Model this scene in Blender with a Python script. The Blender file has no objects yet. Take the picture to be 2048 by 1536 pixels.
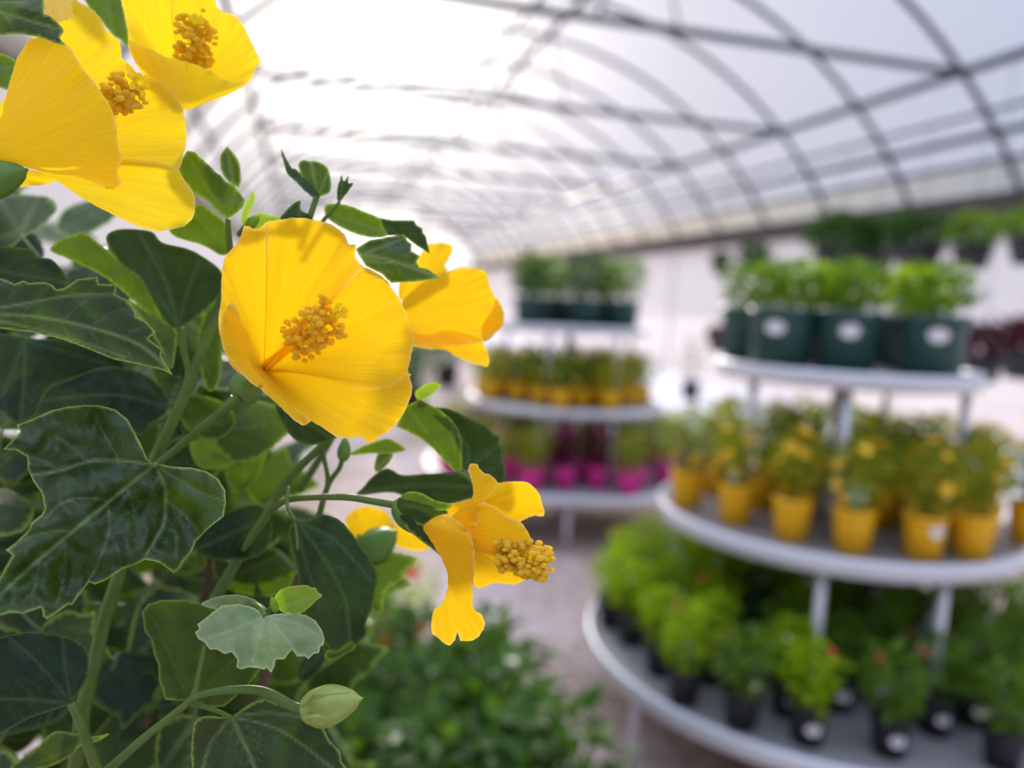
import bpy, bmesh, math, random
import numpy as np
from mathutils import Vector, Matrix, noise
from mathutils.geometry import delaunay_2d_cdt

random.seed(7)
sc = bpy.context.scene
COL = sc.collection
sin, cos, pi = math.sin, math.cos, math.pi

# ------------------------------------------------------------------ camera
F = 1550.0; ROLL = .045; PIT = math.atan((768 - 596) / F); TH = math.atan(424 / F); H = 1.54
def cam_to_world(x, y, z=1.0):
    c, s = cos(ROLL), sin(ROLL)
    x, y = c*x - s*y, s*x + c*y
    a = Vector((x, z*cos(PIT) + y*sin(PIT), y*cos(PIT) - z*sin(PIT)))
    c, s = cos(TH), sin(TH)
    return Vector((c*a.x + s*a.y, -s*a.x + c*a.y, a.z))
RX, RY, RZ = cam_to_world(1, 0, 0), cam_to_world(0, 1, 0), cam_to_world(0, 0, 1)
CAM = Vector((0, 0, H))
def P(u, v, d):
    return CAM + cam_to_world((u-1024)/F, -(v-768)/F) * d
def proj(p):
    q = Vector(p) - CAM
    z = q.dot(RZ)
    return 1024 + F*q.dot(RX)/z, 768 - F*q.dot(RY)/z, z
def on_plane(u, v, z):
    d = cam_to_world((u-1024)/F, -(v-768)/F)
    return CAM + d * ((z - H) / d.z)
def flat(x, y, z=0):      # camera heading frame (x right, y ahead) to world
    c, s = cos(TH), sin(TH)
    return Vector((c*x + s*y, -s*x + c*y, z))

cam = bpy.data.cameras.new('camera'); co = bpy.data.objects.new('camera', cam); COL.objects.link(co)
m = Matrix.Identity(4)
for i in range(3):
    m[i][0] = RX[i]; m[i][1] = RY[i]; m[i][2] = -RZ[i]; m[i][3] = CAM[i]
co.matrix_world = m
cam.sensor_width = 17.3; cam.lens = F/2048*17.3
cam.clip_start = .02; cam.clip_end = 300
cam.dof.use_dof = True; cam.dof.focus_distance = .42; cam.dof.aperture_fstop = 1.34
sc.camera = co

# ------------------------------------------------------------------ materials
def mat(name):
    m = bpy.data.materials.new(name); m.use_nodes = True
    nt = m.node_tree; nt.nodes.clear()
    return m, nt, nt.nodes, nt.links
def rgb(c): return (c[0], c[1], c[2], 1)
def plain(name, col, rough=.5, metal=0., spec=.5, noise_amt=.15, scale=20, bump=0.):
    m, nt, N, L = mat(name)
    out = N.new('ShaderNodeOutputMaterial'); b = N.new('ShaderNodeBsdfPrincipled')
    tc = N.new('ShaderNodeTexCoord'); nz = N.new('ShaderNodeTexNoise'); nz.inputs['Scale'].default_value = scale
    nz.inputs['Detail'].default_value = 4
    L.new(tc.outputs['Object'], nz.inputs['Vector'])
    mx = N.new('ShaderNodeMix'); mx.data_type = 'RGBA'
    mx.inputs[6].default_value = rgb([c*(1-noise_amt) for c in col]); mx.inputs[7].default_value = rgb([min(1, c*(1+noise_amt)) for c in col])
    L.new(nz.outputs['Fac'], mx.inputs[0]); L.new(mx.outputs[2], b.inputs['Base Color'])
    b.inputs['Roughness'].default_value = rough; b.inputs['Metallic'].default_value = metal
    b.inputs['Specular IOR Level'].default_value = spec
    if bump:
        bp = N.new('ShaderNodeBump'); bp.inputs['Strength'].default_value = bump; bp.inputs['Distance'].default_value = .01
        L.new(nz.outputs['Fac'], bp.inputs['Height']); L.new(bp.outputs[0], b.inputs['Normal'])
    L.new(b.outputs[0], out.inputs[0]); return m
def leafmat(name, c1, c2, trans, tfac=.3, rough=.38, spec=.5, vein=(.30, .40, .16), edge=(.38, .55, .08), scale=60, vmix=.6):
    """leaf blade: mottled green, pale veins and margin (attributes vein / edge), light passing through"""
    m, nt, N, L = mat(name)
    out = N.new('ShaderNodeOutputMaterial'); b = N.new('ShaderNodeBsdfPrincipled')
    tc = N.new('ShaderNodeTexCoord'); nz = N.new('ShaderNodeTexNoise')
    nz.inputs['Scale'].default_value = scale; nz.inputs['Detail'].default_value = 5; nz.inputs['Roughness'].default_value = .6
    L.new(tc.outputs['Object'], nz.inputs['Vector'])
    oi = N.new('ShaderNodeObjectInfo')
    rp = N.new('ShaderNodeMapRange'); rp.inputs[1].default_value = .3; rp.inputs[2].default_value = .7
    L.new(nz.outputs['Fac'], rp.inputs[0])
    mx = N.new('ShaderNodeMix'); mx.data_type = 'RGBA'; mx.inputs[6].default_value = rgb(c1); mx.inputs[7].default_value = rgb(c2)
    L.new(rp.outputs[0], mx.inputs[0])
    def over(prev, attr, col, k):
        a = N.new('ShaderNodeAttribute'); a.attribute_name = attr
        mu = N.new('ShaderNodeMath'); mu.operation = 'MULTIPLY'; mu.inputs[1].default_value = k
        L.new(a.outputs['Fac'], mu.inputs[0])
        q = N.new('ShaderNodeMix'); q.data_type = 'RGBA'; q.inputs[7].default_value = rgb(col)
        L.new(mu.outputs[0], q.inputs[0]); L.new(prev, q.inputs[6]); return q.outputs[2]
    c = over(mx.outputs[2], 'vein', vein, vmix); c = over(c, 'edge', edge, .8)
    L.new(c, b.inputs['Base Color']); b.inputs['Roughness'].default_value = rough; b.inputs['Specular IOR Level'].default_value = spec
    n2 = N.new('ShaderNodeTexNoise'); n2.inputs['Scale'].default_value = 900; n2.inputs['Detail'].default_value = 3
    L.new(tc.outputs['Object'], n2.inputs['Vector'])
    bp = N.new('ShaderNodeBump'); bp.inputs['Strength'].default_value = .4; bp.inputs['Distance'].default_value = .0012
    n3 = N.new('ShaderNodeTexNoise'); n3.inputs['Scale'].default_value = 170; n3.inputs['Detail'].default_value = 2; L.new(tc.outputs['Object'], n3.inputs['Vector'])
    ad = N.new('ShaderNodeMath'); ad.operation = 'MULTIPLY_ADD'; ad.inputs[1].default_value = 1.6; L.new(n3.outputs['Fac'], ad.inputs[0]); L.new(n2.outputs['Fac'], ad.inputs[2])
    L.new(ad.outputs[0], bp.inputs['Height']); L.new(bp.outputs[0], b.inputs['Normal'])
    t = N.new('ShaderNodeBsdfTranslucent')
    tm = N.new('ShaderNodeMix'); tm.data_type = 'RGBA'; tm.inputs[6].default_value = rgb([x*.7 for x in trans]); tm.inputs[7].default_value = rgb(trans)
    L.new(rp.outputs[0], tm.inputs[0]); tcx = over(tm.outputs[2], 'edge', [min(1, x*1.5) for x in trans], .7)
    L.new(tcx, t.inputs[0])
    ms = N.new('ShaderNodeMixShader'); ms.inputs[0].default_value = tfac
    L.new(b.outputs[0], ms.inputs[1]); L.new(t.outputs[0], ms.inputs[2]); L.new(ms.outputs[0], out.inputs[0]); return m
def petalmat(name, c1, c2, trans, tfac=.5, streak=.35, edge=(1, .86, .35)):
    m, nt, N, L = mat(name)
    out = N.new('ShaderNodeOutputMaterial'); b = N.new('ShaderNodeBsdfPrincipled')
    uv = N.new('ShaderNodeUVMap'); uv.uv_map = 'petal'
    mp = N.new('ShaderNodeMapping'); mp.inputs['Scale'].default_value = (26, 2.2, 1)
    L.new(uv.outputs[0], mp.inputs[0])
    nz = N.new('ShaderNodeTexNoise'); nz.inputs['Scale'].default_value = 1; nz.inputs['Detail'].default_value = 5; nz.inputs['Distortion'].default_value = .5
    L.new(mp.outputs[0], nz.inputs['Vector'])
    rp = N.new('ShaderNodeMapRange'); rp.inputs[1].default_value = .35; rp.inputs[2].default_value = .62
    L.new(nz.outputs['Fac'], rp.inputs[0])
    mx = N.new('ShaderNodeMix'); mx.data_type = 'RGBA'; mx.inputs[6].default_value = rgb(c2); mx.inputs[7].default_value = rgb(c1)
    L.new(rp.outputs[0], mx.inputs[0])
    a = N.new('ShaderNodeAttribute'); a.attribute_name = 'edge'
    q = N.new('ShaderNodeMix'); q.data_type = 'RGBA'; q.inputs[7].default_value = rgb(edge)
    mu = N.new('ShaderNodeMath'); mu.operation = 'MULTIPLY'; mu.inputs[1].default_value = .6
    L.new(a.outputs['Fac'], mu.inputs[0]); L.new(mu.outputs[0], q.inputs[0]); L.new(mx.outputs[2], q.inputs[6])
    L.new(q.outputs[2], b.inputs['Base Color']); b.inputs['Roughness'].default_value = .55; b.inputs['Specular IOR Level'].default_value = .25
    b.inputs['Sheen Weight'].default_value = .1
    bp = N.new('ShaderNodeBump'); bp.inputs['Strength'].default_value = streak; bp.inputs['Distance'].default_value = .0012
    L.new(nz.outputs['Fac'], bp.inputs['Height']); L.new(bp.outputs[0], b.inputs['Normal'])
    t = N.new('ShaderNodeBsdfTranslucent'); t.inputs[0].default_value = rgb(trans); L.new(bp.outputs[0], t.inputs['Normal'])
    ms = N.new('ShaderNodeMixShader'); ms.inputs[0].default_value = tfac
    L.new(b.outputs[0], ms.inputs[1]); L.new(t.outputs[0], ms.inputs[2]); L.new(ms.outputs[0], out.inputs[0]); return m
def film(name, clear, milk, tint=(.95, .96, 1)):
    """greenhouse polythene: partly clear, the rest scatters light through"""
    m, nt, N, L = mat(name)
    out = N.new('ShaderNodeOutputMaterial')
    tr = N.new('ShaderNodeBsdfTransparent'); tr.inputs[0].default_value = rgb(tint)
    tl = N.new('ShaderNodeBsdfTranslucent'); tl.inputs[0].default_value = rgb(milk)
    df = N.new('ShaderNodeBsdfDiffuse'); df.inputs[0].default_value = rgb(milk)
    a = N.new('ShaderNodeMixShader'); a.inputs[0].default_value = .3; L.new(tl.outputs[0], a.inputs[1]); L.new(df.outputs[0], a.inputs[2])
    b = N.new('ShaderNodeMixShader'); b.inputs[0].default_value = clear; L.new(a.outputs[0], b.inputs[1]); L.new(tr.outputs[0], b.inputs[2])
    L.new(b.outputs[0], out.inputs[0]); return m

M = {}
M['petal'] = petalmat('hibiscus petal', (1, .64, .005), (.93, .48, .002), (1, .66, .007), .5)
M['petal_lemon'] = petalmat('lemon petal', (1, .74, .015), (.94, .58, .006), (1, .76, .015), .5)
M['petal_pale'] = petalmat('pale petal', (1, .80, .25), (.95, .70, .12), (1, .80, .2), .5)
def soft(name, col, tf=.45):
    m, nt, N, L = mat(name)
    out = N.new('ShaderNodeOutputMaterial'); a = N.new('ShaderNodeBsdfDiffuse'); t = N.new('ShaderNodeBsdfTranslucent'); x = N.new('ShaderNodeMixShader')
    a.inputs[0].default_value = rgb(col); t.inputs[0].default_value = rgb(col); x.inputs[0].default_value = tf
    L.new(a.outputs[0], x.inputs[1]); L.new(t.outputs[0], x.inputs[2]); L.new(x.outputs[0], out.inputs[0]); return m
M['anther'] = soft('orange anther', (1, .76, .08), .55)
M['column'] = soft('stamen column', (1, .80, .08), .85)
M['stigma'] = soft('stigma', (1, .88, .12), .85)
M['leaf'] = leafmat('hibiscus leaf', (.008, .026, .005), (.026, .064, .009), (.13, .26, .008), .22, rough=.30, spec=.42)
M['leaf_blue'] = leafmat('dark hibiscus leaf', (.005, .020, .009), (.014, .040, .015), (.07, .16, .012), .15, rough=.33, spec=.25, edge=(.09, .17, .03), vein=(.14, .22, .12), vmix=.4)
M['leaf_lit'] = leafmat('backlit green leaf', (.025, .062, .004), (.05, .105, .006), (.14, .26, .004), .42, rough=.5, vmix=.3)  # backlit leaves: light from behind put into a brighter, more translucent green
M['leaf_pale'] = leafmat('pale young leaf', (.15, .25, .09), (.28, .36, .17), (.2, .40, .06), .25, rough=.5, vein=(.45, .55, .35), edge=(.5, .6, .3), vmix=.4)
M['leaf_young'] = leafmat('yellow green leaf', (.16, .34, .015), (.26, .44, .02), (.45, .7, .02), .4, rough=.5)
M['stem'] = plain('green stem', (.075, .15, .014), .5, noise_amt=.35, scale=120)
M['bark'] = plain('brown bark', (.10, .07, .035), .8, noise_amt=.4, scale=80, bump=.4)
M['calyx'] = plain('calyx', (.10, .22, .03), .5, noise_amt=.3, scale=200)
M['bud'] = plain('bud', (.28, .38, .08), .55, noise_amt=.3, scale=250)
M['steel'] = plain('galvanised steel', (.68, .70, .74), .42, .35, noise_amt=.08, scale=6)
M['deck'] = plain('steel mesh deck', (.30, .29, .30), .6, .2, noise_amt=.2, scale=90)
M['roofsteel'] = plain('roof tube', (.07, .085, .11), .55, .3)
M['gutter'] = plain('weathered gutter', (.085, .07, .06), .7, .1, noise_amt=.25, scale=2)
M['pot_yellow'] = plain('yellow plastic', (.95, .52, .002), .42, noise_amt=.03)
M['pot_black'] = plain('black plastic', (.012, .012, .016), .45)
M['pot_green'] = plain('dark green plastic', (.022, .085, .07), .45)
M['pot_pink'] = plain('magenta plastic', (.85, .04, .36), .45, noise_amt=.03)
M['pot_terra'] = plain('brown plastic', (.12, .06, .04), .6)
M['soil'] = plain('potting soil', (.04, .028, .02), .95, noise_amt=.5, scale=200)
M['white'] = plain('white tag', (.85, .85, .87), .5, noise_amt=.03)
M['mint'] = plain('mint tag', (.36, .62, .46), .5, noise_amt=.05)
def fol(name, c1, c2, t, tf=.35): return leafmat(name, c1, c2, t, tf, rough=.6, spec=.2, scale=25, vmix=0)
M['fol_lime'] = fol('lime foliage', (.16, .33, .008), (.40, .58, .01), (.6, .82, .01), .5)
M['fol_green'] = fol('green foliage', (.07, .17, .02), (.15, .29, .03), (.3, .5, .02), .4)
M['fol_dark'] = fol('dark foliage', (.02, .07, .02), (.05, .13, .03), (.10, .25, .02), .25)
M['fol_olive'] = fol('olive foliage', (.20, .27, .02), (.42, .44, .03), (.55, .58, .03), .4)
M['fol_shrub'] = fol('shrub foliage', (.010, .035, .006), (.075, .19, .025), (.20, .42, .02), .3)
M['fol_red'] = fol('red foliage', (.06, .012, .02), (.14, .02, .04), (.16, .03, .04), .2)
M['bl_yellow'] = plain('yellow blossom', (.95, .55, .02), .6)
M['bl_orange'] = plain('orange blossom', (.9, .32, .02), .6)
M['bl_red'] = plain('red blossom', (.7, .02, .04), .5)
M['bl_pink'] = plain('salmon blossom', (.75, .25, .18), .5)
M['bl_cream'] = plain('cream blossom', (.80, .78, .55), .5)
M['bl_magenta'] = plain('magenta blossom', (.5, .03, .2), .5)
M['roof_film'] = film('roof polythene', .58, (.50, .54, .64))
M['end_film'] = film('end wall polythene', .16, (.62, .62, .66))
M['wall_film'] = film('wall polythene', .35, (.92, .9, .92))

# ------------------------------------------------------------------ object helpers
def tag(o, label=None, cat=None, group=None, kind=None):
    if label: o['label'] = label
    if cat: o['category'] = cat
    if group: o['group'] = group
    if kind: o['kind'] = kind
    return o
def empty(name, loc, rz=0):
    o = bpy.data.objects.new(name, None); COL.objects.link(o); o.location = loc; o.rotation_euler = (0, 0, rz)
    o.empty_display_size = .05
    return o
def link(name, me, material=None, parent=None, world=True):
    """world=True: vertices are given in world space; keep them there under the parent"""
    o = bpy.data.objects.new(name, me); COL.objects.link(o)
    if material is not None: me.materials.append(material)
    if parent is not None:
        o.parent = parent
        if world:
            base = parent
            off = Vector((0, 0, 0))
            while base is not None:
                off += base.location; base = base.parent
            me.transform(Matrix.Translation(-off))
    elif world and len(me.vertices):
        lo = Vector([min(v.co[i] for v in me.vertices) for i in range(3)]); hi = Vector([max(v.co[i] for v in me.vertices) for i in range(3)])
        c = (lo+hi)/2; c.z = lo.z; me.transform(Matrix.Translation(-c)); o.location = c
    return o
class MB:
    def __init__(s): s.v = []; s.f = []
    def add(s, vs, fs):
        n = len(s.v); s.v += [tuple(v) for v in vs]; s.f += [tuple(i+n for i in f) for f in fs]; return s
    def box(s, a, b):
        x0, y0, z0 = a; x1, y1, z1 = b
        return s.add([(x0,y0,z0),(x1,y0,z0),(x1,y1,z0),(x0,y1,z0),(x0,y0,z1),(x1,y0,z1),(x1,y1,z1),(x0,y1,z1)],
                     [(3,2,1,0),(4,5,6,7),(0,1,5,4),(1,2,6,5),(2,3,7,6),(3,0,4,7)])
    def tube(s, pts, r, n=8):
        pts = [Vector(p) for p in pts]; k = len(pts)
        rs = r if isinstance(r, (list, tuple)) else [r]*k
        vs = []; ref = None
        for i, p in enumerate(pts):
            t = (pts[min(i+1, k-1)] - pts[max(i-1, 0)]).normalized()
            if ref is None: ref = Vector((0, 0, 1)) if abs(t.z) < .9 else Vector((1, 0, 0))
            a = (ref - t*ref.dot(t)).normalized(); ref = a; b = t.cross(a)
            vs += [p + (a*cos(2*pi*j/n) + b*sin(2*pi*j/n))*rs[i] for j in range(n)]
        fs = [(i*n+j, i*n+(j+1) % n, (i+1)*n+(j+1) % n, (i+1)*n+j) for i in range(k-1) for j in range(n)]
        fs += [tuple(range(n-1, -1, -1)), tuple((k-1)*n+j for j in range(n))]
        return s.add(vs, fs)
    def lathe(s, prof, c=(0, 0, 0), n=24, cap0=True, cap1=True):
        vs = []; k = len(prof)
        for r, z in prof: vs += [(c[0]+r*cos(2*pi*j/n), c[1]+r*sin(2*pi*j/n), c[2]+z) for j in range(n)]
        fs = [(i*n+j, i*n+(j+1) % n, (i+1)*n+(j+1) % n, (i+1)*n+j) for i in range(k-1) for j in range(n)]
        if cap0: fs.append(tuple(range(n-1, -1, -1)))
        if cap1: fs.append(tuple((k-1)*n+j for j in range(n)))
        return s.add(vs, fs)
    def blob(s, c, r, sub=1, sc_=(1, 1, 1), ax=None):
        bm = bmesh.new(); bmesh.ops.create_icosphere(bm, subdivisions=sub, radius=1)
        vs = []
        for v in bm.verts:
            p = Vector((v.co.x*sc_[0], v.co.y*sc_[1], v.co.z*sc_[2]))*r
            if ax is not None: p = ax @ p
            vs.append(p + Vector(c))
        fs = [[v.index for v in f.verts] for f in bm.faces]; bm.free()
        return s.add(vs, fs)
    def mesh(s, name, smooth=True):
        me = bpy.data.meshes.new(name); me.from_pydata(s.v, [], s.f); me.update()
        if smooth: me.polygons.foreach_set('use_smooth', [True]*len(me.polygons))
        return me
    def build(s, name, material, parent=None, smooth=True, world=True):
        return link(name, s.mesh(name, smooth), material, parent, world)
def smooth_path(pts, n=6):
    """catmull-rom through points of any dimension"""
    pts = [np.array(p, float) for p in pts]; out = []
    for i in range(len(pts)-1):
        p0 = pts[max(i-1, 0)]; p1 = pts[i]; p2 = pts[i+1]; p3 = pts[min(i+2, len(pts)-1)]
        for j in range(n):
            t = j/n
            out.append(.5*((2*p1)+(-p0+p2)*t+(2*p0-5*p1+4*p2-p3)*t*t+(-p0+3*p1-3*p2+p3)*t**3))
    out.append(pts[-1]); return out
def pxtube(mb, pts, rpx, n=10):
    """pts: (u, v, depth); rpx radius in photo pixels at that depth"""
    q = smooth_path([tuple(p) for p in pts], 6)
    k = len(q)
    rs = rpx if isinstance(rpx, (list, tuple)) else [rpx, rpx]
    R = [(rs[0] + (rs[-1]-rs[0])*i/(k-1))*q[i][2]/F for i in range(k)]
    mb.tube([P(*p) for p in q], R, n); return mb

# ------------------------------------------------------------------ sheets (leaf blades and petals)
def densify(poly, step, smooth=True, amp=0, seed=0):
    if smooth:
        p = smooth_path(list(poly)+[poly[0]], 8)[:-1]
        # closed catmull: redo ends
        n = len(poly); out = []
        A = [np.array(x, float) for x in poly]
        for i in range(n):
            p0, p1, p2, p3 = A[i-1], A[i], A[(i+1) % n], A[(i+2) % n]
            for j in range(6):
                t = j/6
                out.append(.5*((2*p1)+(-p0+p2)*t+(2*p0-5*p1+4*p2-p3)*t*t+(-p0+3*p1-3*p2+p3)*t**3))
        poly = out
    out = []
    n = len(poly)
    for i in range(n):
        a = np.array(poly[i], float); b = np.array(poly[(i+1) % n], float)
        k = max(1, int(round(np.hypot(*(b-a))/step)))
        for j in range(k): out.append(a+(b-a)*j/k)
    if amp:
        q = []
        for i, p in enumerate(out):
            h = noise.noise_vector(Vector((p[0]*.11, p[1]*.11, seed)))*amp + noise.noise_vector(Vector((p[0]*.35, p[1]*.35, seed+9)))*amp*.5
            q.append(p+np.array((h.x, h.y)))
        out = q
    return np.array(out)
def inside(poly, pts):
    x, y = pts[:, 0], pts[:, 1]; r = np.zeros(len(pts), bool); n = len(poly); j = n-1
    for i in range(n):
        xi, yi = poly[i]; xj, yj = poly[j]
        c = ((yi > y) != (yj > y)) & (x < (xj-xi)*(y-yi)/((yj-yi) or 1e-12)+xi)
        r ^= c; j = i
    return r
def segdist(pts, a, b):
    a = np.array(a, float); b = np.array(b, float); d = b-a
    t = np.clip(((pts-a)@d)/(d@d+1e-9), 0, 1)
    return np.hypot(*(pts-a-t[:, None]*d).T), t
def polydist(pts, line):
    D = np.full(len(pts), 1e9)
    for i in range(len(line)-1):
        d, _ = segdist(pts, line[i], line[i+1]); D = np.minimum(D, d)
    return D
def sheet_mesh(outline, step, seed=0):
    """outline: dense Nx2 -> (verts Nx2, faces)"""
    lo = outline.min(0); hi = outline.max(0)
    xs = np.arange(lo[0], hi[0], step); ys = np.arange(lo[1], hi[1], step*.87)
    g = np.array([(x+(step/2 if i % 2 else 0), y) for i, y in enumerate(ys) for x in xs])
    g = g[inside(outline, g)]
    if len(g):
        D = polydist(g, np.vstack([outline, outline[:1]])); g = g[D > step*.45]
    pts = [Vector(p) for p in outline]+[Vector(p) for p in g]
    n = len(outline)
    r = delaunay_2d_cdt(pts, [(i, (i+1) % n) for i in range(n)], [], 1, 1e-5)
    V = np.array([tuple(v) for v in r[0]]); Fc = [tuple(f) for f in r[2]]
    return V, Fc
def setattr_f(me, name, arr):
    a = me.attributes.new(name, 'FLOAT', 'POINT'); a.data.foreach_set('value', np.asarray(arr, dtype=np.float32))
def finish_sheet(name, V3, Fc, attrs, material, parent, uv=None):
    me = bpy.data.meshes.new(name); me.from_pydata([tuple(v) for v in V3], [], Fc); me.update()
    me.polygons.foreach_set('use_smooth', [True]*len(me.polygons))
    for k, a in attrs.items(): setattr_f(me, k, a)
    if uv is not None:
        l = me.uv_layers.new(name='petal')
        idx = np.zeros(len(me.loops), dtype=np.int32); me.loops.foreach_get('vertex_index', idx)
        l.data.foreach_set('uv', uv[idx].astype(np.float32).ravel())
    return link(name, me, material, parent)

def auto_veins(base, tips, k=5, reach=.55, ang=.85):
    """palmate main veins from base to tips with side veins; each vein a polyline with a strength"""
    out = []
    base = np.array(base, float)
    for ti, tip in enumerate(tips):
        main = [np.array(p, float) for p in ([base]+list(tip) if isinstance(tip[0], (tuple, list)) else [base, tip])]
        out.append((main, 1.0 if ti == 0 else .8))
        L = sum(np.hypot(*(main[i+1]-main[i])) for i in range(len(main)-1))
        mp = smooth_path(main, 8)
        for i in range(k if ti == 0 else max(2, k-2)):
            f = .22+.62*i/k; q = mp[int(f*(len(mp)-1))]; d = mp[min(int(f*(len(mp)-1))+1, len(mp)-1)]-mp[max(int(f*(len(mp)-1))-1, 0)]
            d = d/(np.hypot(*d)+1e-9)
            for s in (-1, 1):
                a = ang*s; l = L*reach*(1-f)*(.9 if ti == 0 else .55)+L*.05
                e = np.array((d[0]*cos(a)-d[1]*sin(a), d[0]*sin(a)+d[1]*cos(a)))
                a2 = a*.55; e2 = np.array((d[0]*cos(a2)-d[1]*sin(a2), d[0]*sin(a2)+d[1]*cos(a2)))
                out.append(([q, q+e*l*.55, q+e*l*.55+e2*l*.5], .3 if ti == 0 else .16))
    return out
def leaf(outline, base, tips, d0, tu=0, tv=0, fold=0, cup=0, material='leaf', parent=None, step=6, veins=None, quilt=.0018, wave=.004, seed=0,
         smooth=False, name='leaf', vw=3.4, ew=4.0, label=None):
    """traced leaf blade. d0 depth at the base (m); tu,tv depth change per 100 px; fold per 100 px away from the midrib; cup quadratic droop to the tip"""
    ol = densify(outline, step, smooth, amp=.8, seed=seed)
    V, Fc = sheet_mesh(ol, step)
    vs = veins if veins is not None else auto_veins(base, tips, 4, .42)
    main = smooth_path([np.array(p, float) for p in vs[0][0]], 4)
    dm = polydist(V, main)
    vn = np.zeros(len(V)); q = np.zeros(len(V))
    for line, s in vs:
        D = polydist(V, line if len(line) < 3 else smooth_path(line, 4))
        vn = np.maximum(vn, s*np.clip(1-D/(vw*(.5+s)), 0, 1)); q = np.maximum(q, s*np.exp(-(D/14)**2))
    ed = np.clip(1-polydist(V, np.vstack([ol, ol[:1]]))/ew, 0, 1)
    rel = (V-np.array(base))/100
    r = np.hypot(*rel.T)
    d = d0+rel[:, 0]*tu+rel[:, 1]*tv+fold*dm/100+cup*r*r+quilt*q
    d += np.array([.0009*noise.noise(Vector((p[0]*.045+seed, p[1]*.045, seed*3.1)))*min(1, wave/.004)+wave*noise.noise(Vector((p[0]*.009+seed, p[1]*.009, seed*1.7)))+wave*.35*noise.noise(Vector((p[0]*.03, p[1]*.03, seed))) for p in V])
    V3 = [P(p[0], p[1], dd) for p, dd in zip(V, d)]
    o = finish_sheet(name, V3, Fc, {'vein': vn, 'edge': ed}, M[material], parent)
    if label: o['label'] = label
    return o
def petal(outline, throat, dfn, parent, material='petal', step=6, seed=0, ruffle=.0018, smooth=True, amp=1.6, ew=5, name='petal'):
    """petal sheet: dfn(s, a, u, v) gives its depth; s 0..1 throat to margin, a 0..1 across"""
    ol = densify(outline, step, smooth, amp=amp, seed=seed)
    V, Fc = sheet_mesh(ol, step)
    th = np.array(throat, float)
    rel = V-th; ang = np.arctan2(rel[:, 1], rel[:, 0]); r = np.hypot(*rel.T)
    cen = (ol-th).mean(0); ca = math.atan2(cen[1], cen[0])
    da = (ang-ca+pi) % (2*pi)-pi
    oa = (np.arctan2(*(ol-th).T[::-1])-ca+pi) % (2*pi)-pi; orr = np.hypot(*(ol-th).T)
    far = orr > 25
    lo, hi = np.percentile(oa[far], 1), np.percentile(oa[far], 99)
    bins = np.linspace(lo, hi, 40); bw = (hi-lo)/39
    rb = np.array([orr[np.abs(oa-b) < bw*1.6].max() if (np.abs(oa-b) < bw*1.6).any() else orr.max() for b in bins])
    rb = np.convolve(np.pad(rb, 2, mode='edge'), np.ones(5)/5, 'valid')
    R = np.interp(da, bins, rb)
    s = np.clip(r/R, 0, 1.05); a = np.clip((da-lo)/(hi-lo), 0, 1)
    ed = polydist(V, np.vstack([ol, ol[:1]]))
    rim = np.clip((s-.72)/.28, 0, 1)**1.5
    D = np.array([dfn(s[i], a[i], V[i, 0], V[i, 1]) for i in range(len(V))])
    wob = np.array([noise.noise(Vector((ang[i]*7, s[i]*1.2, seed)))*2.2+noise.noise(Vector((ang[i]*19, s[i]*2.5, seed+4))) for i in range(len(V))])
    D = D+rim*wob*ruffle*1.6+s*.0012*np.array([noise.noise(Vector((ang[i]*12, s[i]*1.5, seed+2))) for i in range(len(V))])
    V3 = [P(p[0], p[1], dd) for p, dd in zip(V, D)]
    uv = np.stack([ang*2, s], 1)
    return finish_sheet(name, V3, Fc, {'edge': np.clip(1-ed/ew, 0, 1)*np.clip((s-.72)/.2, 0, 1)}, M[material], parent, uv)

# ================================================================== HIBISCUS
POT = on_plane(-60, 1530, H-.36); POT = Vector((POT.x, POT.y, 0))
POT = P(60, 1000, .72); POT.z = 0
bush = empty('hibiscus_bush', POT)
tag(bush, 'large leafy hibiscus bush with big yellow flowers filling the left side', 'flowering shrub')

def flower(center, label=None):
    e = bpy.data.objects.new('flower', None); COL.objects.link(e); e.parent = bush; e.empty_display_size = .02
    e.location = P(*center)-bush.location
    if label: e['label'] = label
    return e
def stamen(parent, a, b, r0, r1, tuft, n=60, rad=.012, stig=None, seed=1):
    """column from a to b (world), anthers scattered in a tuft along tuft=(f0,f1)"""
    rnd = random.Random(seed)
    a = Vector(a); b = Vector(b); ax = (b-a)
    MB().tube([a+ax*t for t in (0, .25, .5, .75, 1)], [r0, r0*.9, r0*.75, r0*.65, r1], 10).build('staminal_column', M['column'], parent)
    an = MB(); z = ax.normalized(); x = z.orthogonal().normalized(); y = z.cross(x)
    for i in range(n):
        f = tuft[0]+(tuft[1]-tuft[0])*rnd.random(); t = rnd.random()*2*pi
        o = a+ax*f; rr = rad*(.45+.6*rnd.random())
        q = o+(x*cos(t)+y*sin(t))*rr+z*rr*.45*(rnd.random()-.1)
        an.tube([o, o.lerp(q, .6)+z*rr*.1, q], .00022, 4)
        an.blob(q, .0014+.0008*rnd.random(), 1, (1.25, .9, 1), Matrix.Rotation(rnd.random()*6, 3, 'X'))
    an.build('anthers', M['anther'], parent)
    if stig:
        st = MB()
        for i in range(5):
            t = 2*pi*i/5+.4; q = b+(x*cos(t)+y*sin(t))*stig+z*stig*1.1
            st.tube([b, b.lerp(q, .5)+z*stig*.35, q], .0005, 6); st.blob(q, .0017, 2)
        st.build('stigma', M['stigma'], parent)
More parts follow.
